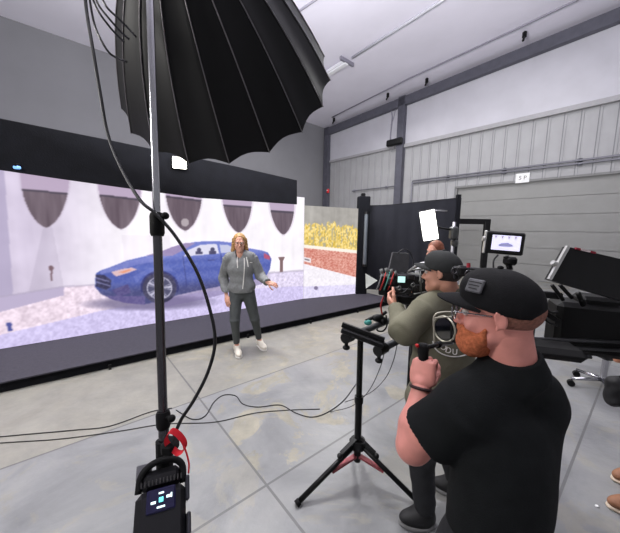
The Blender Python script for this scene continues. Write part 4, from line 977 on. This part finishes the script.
o = MB().tube(curve_pts([P(*q) for q in cpts], 8), .0062, 10).build('power_cable', cab_m, smooth=True, origin=P(*cpts[-1])); tag(o, 'thick black cable swinging past the light stand down to the power pack', 'cable')
for k, pts in enumerate([[(88,-10,1.24),(95,26,1.25),(107,50,1.27),(117,58,1.29),(127,62,1.3)], [(90,-10,1.24),(97,9,1.25),(109,26,1.27),(118,36,1.29),(124,42,1.3)], [(93,-12,1.24),(98,4,1.25),(112,22,1.27),(122,33,1.29),(129,39,1.3)], [(98,-12,1.24),(106,6,1.25),(118,18,1.27),(128,28,1.29),(136,37,1.3)]]):
    o = MB().tube(curve_pts([P(*q) for q in pts], 6), .0045, 8).build('umbrella_cord', mat('cord_gloss', (24,23,30), .25, var=.1, spec=.6), smooth=True, origin=P(*pts[0]))
    tag(o, ['lowest of the four looped cords beside the umbrella top left', 'third cord down of the four loops beside the umbrella', 'second cord down of the four loops beside the umbrella', 'uppermost of the four looped cords beside the umbrella'][k], 'cord', 'looped cords beside the umbrella')
# power pack with its screen
pk = P(161,505,.98); pf = look_frame(pk, (Vector(EYE)-pk)+Vector((0,0,.15)), Vector((.07,0,1)))
t = thing('power_pack', 'black power pack with glowing control screen hanging on the light stand', 'power pack', pk)
b = MB(pf); b.box((0,-.05,-.07), (.155,.12,.235), bev=.018); b.box((0,-.05,.075), (.13,.09,.07), bev=.02); b.build('body', mat('pack_black', (14,14,18), .45, var=.2, scale=30, spec=.35), t)
# X of look_frame with Y towards the viewer points to the viewer's left
sc_ = MB(pf); sc_.box((.0,.013,.014), (.088,.008,.066), bev=.004); scr = sc_.build('screen', mat('pack_screen', (22,20,52), .3, emit=.25, var=0), t)
for nm, (x, z, sx, sz), m_ in [('screen_icon',(.0,.014,.022,.022),'c'),('screen_icon',(.034,.008,.024,.012),'w'),('screen_icon',(-.034,.020,.024,.013),'w'),('screen_icon',(.0,.04,.026,.009),'w'),('screen_icon',(0,-.014,.040,.009),'w'),('screen_icon',(-.046,.022,.008,.022),'w')]:
    q = MB(pf); q.box((x*.68,.0175,(z-.014)*.7+.014), (sx*.62,.002,sz*.62), bev=.0008)
    q.build(nm, mat('icon_cyan', (110,225,225), .3, emit=1.2, var=0) if m_ == 'c' else mat('icon_white', (215,240,240), .3, emit=1.1, var=0), scr)
hd_ = MB(pf); hd_.tube(curve_pts([(-.07,-.03,.05),(-.066,-.02,.105),(-.03,-.01,.13),(.03,-.01,.128),(.066,-.02,.10),(.072,-.03,.05)], 5), .0115, 10); hd_.build('handle', RUB, t, True)
g = MB(pf)
for k in range(12): g.box((.062-.0113*k,.004,.068), (.004,.022,.016), bev=.001)
g.build('vent_strip', mat('vent_grey', (70,69,70), .5, .5, var=.1), t)
s_ = MB(pf); s_.box((-.083,-.03,.03), (.014,.06,.075), bev=.004); s_.box((-.086,-.03,-.07), (.014,.07,.06), bev=.004); s_.build('side_plate', mat('plate_grey', (64,64,70), .4, .6, var=.1), t)
h2 = MB(); h2.tube([p_at(440), p_at(470)], .03, 14); h2.box(P(170,446,1.03), (.05,.06,.05), bev=.012); h2.build('hook_clamp', RUB, t)
h3_ = MB(pf); h3_.box((.058,-.03,.112), (.05,.006,.05), bev=.003); h3_.build('hang_tab', mat('tab_grey', (96,96,100), .4, var=.1), t)
# red strap
def ribbon(pts, w, wd):
    p = curve_pts(pts, 6); m_ = MB(); vs = []; fs = []; n = len(p); wd = Vector(wd)
    for q in p: vs += [q+wd*w/2, q-wd*w/2]
    for i in range(n-1): fs.append((2*i,2*i+1,2*i+3,2*i+2))
    off = Vector((0,-.0015,0)); k = len(vs); vs += [v+off for v in vs]; fs += [tuple(k+i for i in f[::-1]) for f in fs]; m_.add(vs, fs); return m_
r_ = ribbon([P(*q) for q in [(172,450,1.02),(166,440,1.0),(170,431,.99),(177,433,.985),(184,441,.985),(185,449,.99),(179,453,1.0),(173,449,1.01)]], .022, (.5,.3,.75))
st = thing('red_strap', 'red hook-and-loop strap tied above the power pack', 'strap', P(175,440,1.0))
r_.build('strap_loop', mat('strap_red', (205,22,40), .6, var=.12, scale=40), st, True)
MB().tube(curve_pts([P(*q) for q in [(184,446,.985),(187,455,.985),(189,464,.985),(188.5,473,.985)]], 5), [.003]*16, 6).build('strap_tail', mat('strap_red', (205,22,40)), st, True)

# ---------------------------------------------------------------- floor cables
def floor_cable(pts, r, label, extra=()):
    w = curve_pts([G(x,y,r) for x,y in pts]+[Vector(e) for e in extra], 8); o = MB().tube(w, r, 6).build('floor_cable', cab_m, smooth=True, origin=w[0]); return tag(o, label, 'cable', 'cables on the floor')
floor_cable([(-150,452),(-12,438),(30,434),(75,430),(110,426),(150,412),(172,408)], .0045, 'black cable on the floor from the left edge to the stand')
floor_cable([(-150,458),(-12,444),(60,439),(120,431),(165,424),(215,422),(255,413),(290,410),(320,409)], .004, 'long straight thin cable on the floor running past the light stand')
floor_cable([(176,410),(192,419),(205,416),(214,402),(224,395),(236,396),(243,404),(258,407),(280,405),(296,413),(312,417),(328,412),(344,400),(356,384)], .0045, 'wavy black cable curling across the floor to the slider stand')
# ---------------------------------------------------------------- slider on its stand
hubp = G(357,462,.20); ctop = P(361,336,2.02); hub = Vector((ctop.x-.0, ctop.y, .2)); hub = G(357,470,0); 
sx0 = G(356.5,476,0.0); base = Vector((sx0.x, sx0.y, 0)); topz = PL(360.5,338,(0,base.y,0),(0,1,0)); topp = Vector((topz.x, base.y, topz.z))
t = thing('slider_stand', 'black tripod stand with crossbar and twin rails carrying the cine camera', 'camera stand', base)
hb_ = base+Vector((0,0,.25)); colv = topp-hb_
MB().tube([hb_-Vector((0,0,.13)), hb_+colv*.45], .024, 14).build('lower_column', BLKM, t, 'angle'); MB().tube([hb_+colv*.42, topp], .02, 14).build('upper_column', mat('black_gloss_metal', (26,28,26), .25, .5, var=.1), t, 'angle')
MB().tube([hb_+colv*.40, hb_+colv*.46], .03, 14).build('column_collar', BLKM, t, 'angle')
MB().tube([hb_-Vector((0,0,.03)), hb_+Vector((0,0,.03))], .05, 14).build('hub', BLKM, t, 'angle')
legt = [G(297.5,503,.015), G(418,502,.015), G(352,440,.015)]
for q in legt:
    top_ = hb_+Vector((0,0,.01)); l = MB().tube([top_, q], .0165, 10).build('leg', BLKM, t, True)
    MB().tube([top_.lerp(q,.97), q+(q-top_).normalized()*.01], .021, 10).build('rubber_foot', RUB, l, True)
    k = MB(); mid = top_.lerp(q,.42); k.bar(hb_-Vector((0,0,.085)), top_.lerp(q,.46)+Vector((0,0,-.02)), .034, .014); k.build('brace', mat('brace_red_brown', (150,74,80), .5, .2, var=.25, scale=30), t)
    k = MB(); k.bar(hb_+Vector((0,0,.05)), top_.lerp(q,.3)+Vector((0,0,.04)), .03, .012); k.ell(top_.lerp(q,.32)+Vector((0,0,.03)), (.02,.02,.02)); k.build('leg_lock', BLK, t)
ca, cb = P(342,329,topp.y*1.005), P(384,345,topp.y*.965)
cbar = MB(); up_ = Vector((0,0,1)); cbar.bar(ca, cb, .07, .035, bev=.006); cbar.bar(ca+Vector((0,0,.03)), cb+Vector((0,0,.03)), .02, .03); cbar.build('crossbar', BLK, t)
rd = (P(393,318,2.5)-P(352,332.5,topp.y)).normalized(); rub2 = mat('rail_grey', (62,64,66), .5, .2, var=.1)
ra0 = ca.lerp(cb,.12)-Vector((0,0,.045)); rb0 = ca.lerp(cb,.9)-Vector((0,0,.045)); L_ = 1.15
ra1 = P(392,319.5,2.42); rb1 = P(436,321,2.30)
for q0, q1 in ((ra0,ra1),(rb0,rb1)):
    MB().tube([q0, q1], .023, 12).build('rail', rub2, t, True)
    k = MB(); k.tube([q0-(q1-q0).normalized()*.02, q0+(q1-q0).normalized()*.06], .034, 12); k.tube([q0, q0-Vector((.0,0,.06))], .012, 8); k.ell(q0-Vector((0,0,.065)), (.024,.024,.016)); k.build('rail_clamp', BLK, t, 'angle')
MB().bar(ra1, rb1, .1, .04, bev=.005).build('rail_carriage', BLK, t)
f2 = (ra1+rb1)/2; MB().tube([Vector((f2.x,f2.y,0.0)), f2], .022, 12).build('rear_post', BLKM, t, True)

# ---------------------------------------------------------------- cine camera of the olive operator
def parts_box(parent, name, m_, px, d, size, fwd, bev=.008, up=(0,0,1)):
    q = P(*px, d); mm = MB(look_frame(q, fwd, up)); mm.box((0,0,0), size, bev=bev); return mm.build(name, m_, parent)
cq = P(405,287,2.12); cf = Vector((-.93,.36,-.02))
t = thing('cine_camera', 'rigged black cine camera with matte box held by the man in olive', 'film camera', cq)
parts_box(t, 'body', mat('camera_black', (26,26,28), .45, var=.25, scale=40, spec=.4), (411,284), 2.12, (.13,.24,.16), cf, .012)
parts_box(t, 'battery', BLK, (428,280), 2.08, (.12,.07,.17), cf)
l0, l1 = P(402,285,2.13), P(387,285,2.15); lm = MB(); lm.tube([l0, l0.lerp(l1,.4), l0.lerp(l1,.45), l1], [.045,.045,.055,.055], 18); lens = lm.build('lens', BLK, t, 'angle')
mb_ = MB(look_frame(P(384,284,2.16), cf)); mb_.box((0,0,0), (.15,.06,.14), bev=.006); mbo = mb_.build('matte_box', BLK, t)
fp = MB(); a = P(382.5,271,2.15); fp.add([P(388,275,2.12),P(393,254,2.12),P(408,254.5,2.12),P(409,272,2.12)], [(0,1,2,3)]); pa4 = [P(388,274,2.10),P(393,252.5,2.10),P(409,253.5,2.10),P(408.5,272,2.10)]
mo = MB().prism(pa4, Vector((0,.03,0))).build('onboard_monitor', mat('monitor_grey', (66,67,70), .5, var=.2, scale=30), t)
MB().tube([P(405,272,2.11), P(408,281,2.11)], .012, 8).build('monitor_arm', BLKM, t, True)
MB().tube(curve_pts([P(*q) for q in [(398,253,2.1),(403,249.5,2.1),(409,251,2.1),(413,259,2.1),(413,268,2.1)]], 5), .004, 6).build('monitor_cable', cab_m, t, True)
ds = MB(look_frame(P(401.5,279.5,2.04), Vector((-.1,-1,0)))); ds.box((0,0,0), (.062,.012,.055), bev=.003); dso = ds.build('side_display', BLK, t)
d2_ = MB(look_frame(P(401.5,279.5,2.033), Vector((-.1,-1,0)))); d2_.box((0,0,0), (.05,.004,.042), bev=.001); d2_.build('display_screen', mat('display_glow', (190,235,228), .3, emit=.9, var=0), dso)
for k, (x0, c) in enumerate([(382,'r'),(386,'t'),(390,'r'),(378.5,'t')]):
    mc = mat('cable_red', (186,48,44), .5, var=.05) if c == 'r' else mat('cable_teal', (70,140,128), .5, var=.05)
    MB().tube(curve_pts([P(x0+4,272,2.08), P(x0+2,279,2.05), P(x0,285,2.05), P(x0-2,290,2.08)], 5), .0045, 6).build('control_cable', mc if k < 3 else mat('cable_grey', (120,122,124), .5), t, True)
for x0, y0 in ((381,271),(386,270),(391,271),(395,273)):
    MB().tube([P(x0,y0-2,2.08), P(x0+1,y0+3,2.08)], .012, 8).build('connector', mat('connector_grey', (120,122,120), .35, .5, var=.1), t, True)
cg = MB(); 
for pts in ([(412,270),(428,268),(437,270)], [(420,270),(421,293)], [(431,269),(432,290)], [(414,294),(433,291)]): cg.tube([P(x,y,2.0) for x,y in pts], .007, 6)
cg.build('cage_rods', mat('cage_grey', (110,112,110), .35, .7, var=.05), t, True)
MB().tube(curve_pts([P(*q) for q in [(408,272,2.1),(415,267,2.09),(423,264.5,2.08),(429,267,2.07)]], 5), .011, 8).build('top_handle', mat('handle_silver', (150,150,146), .4, .6, var=.05), t, True)
bs = MB(look_frame(P(404,298,2.14), cf)); bs.box((0,0,0), (.15,.28,.07), bev=.012); bs.build('base_plate', BLK, t)
MB().tube([P(394,295,2.1), P(398,306,2.0)], .017, 8).build('grip', RUB, t, True)
MB().tube([P(410,302,2.15), (ra1+rb1)/2], .04, 12).build('mount', BLKM, t, 'angle')
# clutter on the side of the cine camera
for x0, y0, sx, sy, sz in ((396,289,.05,.03,.03),(406,291,.07,.03,.035),(416,288,.05,.03,.05),(411,277,.05,.03,.04),(424,272,.05,.03,.03)):
    k = MB(look_frame(P(x0,y0,2.03), (-.1,-1,0))); k.box((0,0,0), (sx,sy,sz), bev=.006); k.build('accessory', mat('accessory_grey', (48,48,50), .4, .4, var=.35, scale=60), t)
for pts in ([(392,292),(399,296),(408,294),(417,297)], [(388,283),(394,290),(402,293),(409,288)], [(413,282),(419,291),(427,292),(430,284)]):
    MB().tube(curve_pts([P(x,y,2.0) for x,y in pts], 5), .0045, 6).build('patch_cable', cab_m, t, True)
for x0, y0 in ((399,288),(413,285),(421,281)): MB().ring(P(x0,y0,2.0), (-.1,-1,0), .012, .004, 16, 6).build('dial', mat('connector_grey', (120,122,120)), t, True)
# dangling teal follow focus and cable by the rails
t = thing('focus_motor', 'small black focus motor with teal connector hanging below the cine camera lens', 'motor', P(376,321,2.25))
MB().tube(curve_pts([P(*q) for q in [(366,321,2.2),(372,318,2.22),(380,316,2.25),(386,312,2.27)]], 5), .014, 8).build('motor_arm', BLK, t, True)
MB().ell(P(368,322.5,2.2), (.03,.022,.022)).build('connector', mat('connector_teal', (66,150,142), .4, var=.1), t, True)
kk = MB(); kk.ell(P(378,318,2.22), (.05,.03,.03)); kk.ell(P(383,321,2.22), (.03,.03,.035)); kk.build('motor_body', BLK, t, True)
MB().tube(curve_pts([P(*q) for q in [(386,315,2.22),(387,325,2.2),(383,331,2.2),(377,330,2.2),(380,324,2.22)]], 6), .006, 6).build('loose_cable', cab_m, t, True)
MB().tube(curve_pts([P(*q) for q in [(384,296,2.15),(381,305,2.18),(382,314,2.22)]], 6), .006, 6).build('red_lead', mat('cable_red', (186,48,44)), t, True)
for k, pts in enumerate([[(386,345,2.2),(380,368,2.3),(368,392,2.5),(352,406,2.72),(330,412,2.9)], [(398,340,2.2),(393,362,2.3),(384,380,2.5),(368,394,2.7),(345,402,3.0)]]):
    w = [P(*q) for q in pts]; w[-1] = G(*pts[-1][:2], .005); o = MB().tube(curve_pts(w, 6), .0035, 6).build('hanging_lead', mat('lead_grey', (70,70,70), .5), smooth=True, origin=w[-1]); tag(o, ['thin lead drooping from the crossbar to the floor cable', 'thin lead drooping from behind the rail to the floor'][k], 'cable')

# ---------------------------------------------------------------- panel light behind the operators
lq = P(429,225.5,3.45); lfr = look_frame(lq, Vector((-.35,-1,-.12)), Vector((-.22,0,1)))
sb = P(453,240,3.6); sb = Vector((sb.x, sb.y, 0))
t = thing('panel_light', 'bright white LED panel light on a stand against the black flag', 'light', sb)
MB(lfr).box((0,-.02,0), (.18,.04,.36), bev=.008).build('housing', mat('housing_grey', (150,150,146), .4, .4), t)
MB(lfr).box((0,.003,0), (.165,.008,.345), bev=.003).build('lamp_face', mat('panel_glow', (255,255,244), .3, emit=7, var=0), t)
tz = P(453,222,3.6).z
MB().tube([sb+Vector((0,0,.5)), Vector((sb.x,sb.y,tz))], .02, 10).build('pole', ALU, t, True)
k = MB(); k.box(Vector((sb.x,sb.y,P(452,233,3.6).z)), (.09,.09,.16), bev=.02); k.box(Vector((sb.x+.02,sb.y,P(455,243,3.6).z)), (.08,.08,.09), bev=.02); k.build('grip_head', mat('grip_grey', (90,92,92), .35, .7, var=.2, scale=25), t)
MB().tube([Vector((sb.x,sb.y,P(452,230,3.6).z)), P(441,228,3.56), lq+Vector((.03,.05,0))], .012, 8).build('arm', BLKM, t, True)
MB().tube([P(434,210.5,3.5), P(447,211,3.55)], .009, 8).build('top_rod', ALU, t, True)
for a in (.9, 3.0, 5.1): MB().tube([sb+Vector((0,0,.62)), sb+Vector((math.cos(a)*.4, math.sin(a)*.4, .015))], .013, 8).build('leg', ALU, t, True)

# ---------------------------------------------------------------- the foreground operator's shoulder rig
rq = P(560,335,1.28)
t = thing('shoulder_camera', 'black shoulder camera rig of the bearded man, with monitors and battery block', 'film camera', rq)
bk = [P(x,y,1.26) for x,y in [(557,302),(640,298),(640,357),(559,354)]]
bb = MB(look_frame(P(603,328,1.34), (.42,.9,0))); bb.box((0,0,0), (.39,.17,.235), bev=.02); bb.box((.02,0,.125), (.26,.13,.05), bev=.015); bb.build('battery_block', mat('battery_black', (9,9,10), .6, var=.2, scale=25, spec=.2), t)
rl = [P(440,341,1.42), P(650,352,1.22)]
for dz in (0, .035): MB().tube([rl[0]+Vector((0,0,dz)), rl[1]+Vector((0,0,dz))], .008, 8).build('support_rod', mat('rod_grey', (70,70,72), .3, .8), t, True)
cb_ = MB(look_frame(P(500,318,1.42), (-.95,.30,0))); cb_.box((0,0,0), (.12,.26,.15), bev=.01); cb_.build('body', mat('camera_black', (26,26,28)), t)
lf = (Vector(EYE)*0+Vector((-.9,-.42,.02))).normalized(); lc = P(444.5,329,1.38)
lm = MB(); lm.tube([lc-lf*.16, lc-lf*.05, lc-lf*.04, lc], [.045,.045,.058,.058], 24); lens = lm.build('lens', BLK, t, 'angle')
MB().cyl(lc, lc+lf*.004, .05, .05, 24).build('lens_glass', mat('lens_glass', (10,12,18), .05, var=0, spec=.8, coat=1), lens, 'angle')
MB().ring(lc+lf*.003, lf, .060, .0045, 30, 8).build('lens_ring', mat('ring_silver', (178,176,160), .3, .6, var=.05), lens, True)
cgm = mat('cage_silver', (176,172,156), .35, .5, var=.05); cg = MB()
for pts in ([(455,312),(440,312.5),(434,317),(434,330),(435,343),(442,344)], [(456,316.5),(434,318)], [(434,344.5),(442,344),(452,342)]): cg.tube(curve_pts([P(x,y,1.36) for x,y in pts], 4), .0042, 8)
cg.build('lens_cage', cgm, t, True)
# front grip, held by the left hand
g0, g1 = P(423,352,1.09), P(424,366,1.10)
gr = MB(); gr.tube([P(423.5,343.5,1.09), P(423.5,346,1.09), g0, g1, P(425,378,1.10)], [.014,.022,.020,.016,.015], 14); gr.build('grip', RUB, t, True)
MB().box(P(417,345.5,1.075), (.012,.014,.012), bev=.003).build('record_button', RED, t)
MB().tube([P(425,348,1.09), P(437,345,1.2), P(452,343,1.36)], .0085, 10).build('grip_arm', BLKM, t, True)
k = MB(); k.tube([P(437,345,1.2), P(440,344.5,1.22)], .014, 10); k.build('arm_joint', BLKM, t, True)
# top handle and its knobs
k = MB(); k.bar(P(453,268,1.42), P(481,270,1.36), .03, .02, bev=.005); k.bar(P(455,268,1.42), P(456,279,1.42), .02, .02, bev=.004); k.box(P(462,271,1.38), (.05,.04,.05), bev=.01); k.box(P(473,274,1.37), (.05,.04,.04), bev=.01); k.build('top_handle', BLK, t)
MB().cyl(P(468.5,267.5,1.34), P(468.5,263,1.34), .009, .008, 12).build('red_knob', mat('knob_red', (140,26,40), .5, var=.05), t, 'angle')
for x, y in ((454.5,271),(468.5,273.5)): MB().ring(P(x,y,1.32), (-.1,-1,0), .013, .004, 18, 6).build('thumb_wheel', mat('rod_grey', (70,70,72)), t, True)
# lit monitor
mq = P(505,243.2,1.40); mf = look_frame(mq, Vector((-.28,-1,.05)), Vector((.06,0,1)))
mb_ = MB(mf); mb_.box((0,-.012,0), (.165,.024,.108), bev=.006); mon = mb_.build('monitor', BLK, t)
MB(mf).box((-.004,.001,.001), (.122,.003,.072), bev=.001).build('monitor_screen', mat('monitor_glow', (214,212,236), .3, emit=.95, var=.10, scale=26), mon)
# the picture on it: a small car in front of a pale wall
k = MB(mf); k.prism([(.03,.0032,-.012),(.018,.0032,-.002),(-.01,.0032,.003),(-.028,.0032,-.004),(-.036,.0032,-.012),(-.02,.0032,-.016),(.02,.0032,-.017)], (0,.0006,0)); k.build('picture_car', mat('monitor_car', (150,150,196), .3, emit=.5, var=0), mon)
k = MB(mf)
for i in range(4): k.prism([(.05-.028*i,.0032,.034),(.036-.028*i,.0032,.034),(.043-.028*i,.0032,.018)], (0,.0006,0))
k.build('picture_ovals', mat('monitor_ovals', (176,168,186), .3, emit=.6, var=0), mon)
MB(mf).box((.0845,-.012,0), (.008,.026,.112), bev=.003).build('monitor_rail', mat('rail_silver', (186,186,184), .35, .5), mon)
MB(mf).cyl((.088,-.012,.015), (.096,-.012,.015), .014, .012, 14).build('monitor_knob', mat('rail_silver', (186,186,184)), mon, 'angle')
MB().tube([P(506,256,1.41), P(508,262,1.41), P(510,270,1.40)], .013, 10).build('monitor_mount', BLKM, t, True); k = MB(); k.box(P(510,261,1.40), (.05,.05,.04), bev=.01); k.build('mount_head', BLKM, t)
MB().tube(curve_pts([P(*q) for q in [(498,255,1.4),(494,260,1.39),(493.5,268,1.38),(496,276,1.38)]], 5), .004, 6).build('monitor_cable', cab_m, t, True)
# large tilted monitor seen from behind
tq = [P(x,y,1.24) for x,y in [(548.5,279.5),(567,246.5),(636,262.5),(622,301)]]
pn = (tq[1]-tq[0]).cross(tq[2]-tq[1]).normalized(); pn = pn if pn.y > 0 else -pn
big = MB().prism(tq, pn*.022).build('hooded_monitor', mat('monitor_back', (14,14,15), .5, var=.4, scale=14, spec=.3), t)
e0, e1 = tq[0], tq[1]; MB().bar(e0-pn*.004, e1-pn*.004, .013, .012, up=tuple(pn)).build('monitor_edge', mat('rail_silver', (186,186,184)), big)
MB().cyl(e0.lerp(e1,.45)+Vector((-.004,0,.002)), e0.lerp(e1,.45)+Vector((-.020,-.0,.010)), .013, .010, 12).build('monitor_knob', mat('rail_silver', (186,186,184)), big, 'angle')
tdir_ = (tq[2]-tq[1]).normalized()
for s0, s1, m_ in ((.035,.055,mat('tape_red', (140,30,48), .6)),(.058,.098,mat('tape_white', (206,190,190), .6)),(.10,.122,mat('tape_red', (140,30,48), .6))):
    MB().bar(tq[1]+tdir_*s0-pn*.001, tq[1]+tdir_*s1-pn*.001, .008, .01, up=tuple(pn)).build('tape_tab', m_, big)
for a, b2, r in (((552,285,1.27),(563,300,1.28),.008), ((560,285,1.27),(572,298,1.28),.008), ((578,293,1.26),(583,305,1.29),.010)):
    MB().tube([P(*a), P(*b2)], r, 8).build('monitor_arm', BLKM, t, True)
k = MB(); k.bar(P(540,294,1.33), P(562,296,1.3), .03, .03, bev=.005); k.build('rear_bracket', BLKM, t); MB().bar(P(541,310,1.34), P(560,322,1.3), .02, .02).build('rear_strut', BLKM, t)
for pts in ([(540,312),(548,322),(558,326)], [(541,303),(550,312),(558,312)], [(536,345),(548,348),(560,350)]): MB().tube(curve_pts([P(x,y,1.31) for x,y in pts], 5), .0055, 6).build('rear_cable', cab_m, t, True)
MB(look_frame(P(546,349,1.24), (-.95,.3,0))).box((0,0,0), (.14,.24,.05), bev=.02).build('shoulder_pad', RUB, t)
for x, y in ((571,357),(585,357)): MB().tube([P(x-6,y-1,1.27), P(x+6,y,1.26)], .009, 8).build('rod_end', mat('rod_grey', (70,70,72)), t, True)

# ---------------------------------------------------------------- chair and bag at the right edge
cc = G(606,397,0); cc = Vector((cc.x+.10, cc.y+.15, 0))
t = thing('office_chair', 'black office chair on chrome star base behind the battery block', 'chair', cc)
chb = mat('chair_black', (30,30,32), .7, var=.15, scale=30)
k = MB(); k.M = Matrix.Translation(cc); k.box((0,0,.46), (.46,.46,.07), bev=.03); k.build('seat', chb, t)
k = MB(); k.M = Matrix.Translation(cc); k.box((.22,.05,.78), (.06,.42,.48), bev=.03); k.bar((.1,.03,.44), (.24,.05,.62), .05, .02); k.build('backrest', chb, t)
MB().cyl(cc+Vector((0,0,.09)), cc+Vector((0,0,.43)), .028).build('gas_post', CHR, t, 'angle')
for i in range(5):
    a = 2.9+2*PI*i/5; q = cc+Vector((math.cos(a)*.29, math.sin(a)*.29, .075)); l = MB().tube([cc+Vector((0,0,.12)), q+Vector((0,0,.012))], [.024,.016], 10).build('star_leg', CHR, t, True)
    MB().cyl(q-Vector((.012,.02,.04)), q-Vector((-.012,-.02,.04)), .034, .034, 14).build('caster', RUB, l, 'angle')
for sg in (-1,1):
    k = MB(); k.M = Matrix.Translation(cc); k.tube(curve_pts([(-.05,sg*.24,.46),(-.05,sg*.27,.6),(-.02,sg*.27,.66),(.12,sg*.27,.66)], 5), .015, 8); k.build('armrest', chb, t, True)
bq = P(617,393,1.9); 
t = thing('sling_bag', 'black padded bag hanging at the hip of the person at the right edge', 'bag', bq)
k = blob([('box', A_(bq)+A_((.06,.02,0)), (.10,.05,.10), np.eye(3), .04)], .006, .01, fold=.003, fscale=40); blob_obj('pouch', k, mat('bag_black', (24,24,26), .7, var=.2, scale=30), t)
MB().tube(curve_pts([Vector(bq)+Vector((.02,.02,.08)), Vector(bq)+Vector((.10,-.04,.30)), Vector(bq)+Vector((.22,-.05,.55))], 6), .011, 8).build('shoulder_strap', RUB, t, True)
q = G(597,506,.006); o = MB().ell(q, (.012,.009,.006)).build('paper_scrap', WHT, smooth=True, origin=q); tag(o, 'tiny pale scrap on the floor near the tan shoe', 'scrap')

# ================================================================== LIGHT
wd = bpy.data.worlds.new('hall_light'); SC.world = wd; wd.use_nodes = True
wd.node_tree.nodes['Background'].inputs[0].default_value = (.93,.92,1.0,1); wd.node_tree.nodes['Background'].inputs[1].default_value = .32
def area(name, loc, tgt, size, power, col=(1,1,1)):
    l = bpy.data.lights.new(name, 'AREA'); l.shape = 'DISK'; l.size = size; l.energy = power; l.color = col
    o = bpy.data.objects.new(name, l); COL.objects.link(o); o.location = loc
    o.rotation_euler = (Vector(tgt)-Vector(loc)).to_track_quat('-Z','Y').to_euler(); return o
area('high_bay_lamp', (-1.8,4.6,7.2), (-1.2,4.2,0), 1.2, 430, (1,.99,.97))
area('high_bay_lamp', (4.5,8.0,7.5), (4.0,9.0,0), 1.2, 150, (1,.99,.97))
area('high_bay_lamp', (-3.5,-.5,7.0), (-2.5,2.0,0), 1.2, 60, (1,.99,.97))
area('added_ceiling_fill', (-.5,2.0,3.4), (.0,4.6,9.0), 2.0, 1500, (.97,.96,1.0))  # added uplight with no fixture in the hall, brightens the ceiling
area('high_bay_lamp', (1.5,12.0,7.3), (1,11,0), 1.2, 250, (1,.99,.97))
area('added_front_fill', (-3.0,.6,3.0), (-.8,4.0,1.2), .7, 70, (1,.97,.93))  # added fill from the left, brightens the woman; no such lamp stands there
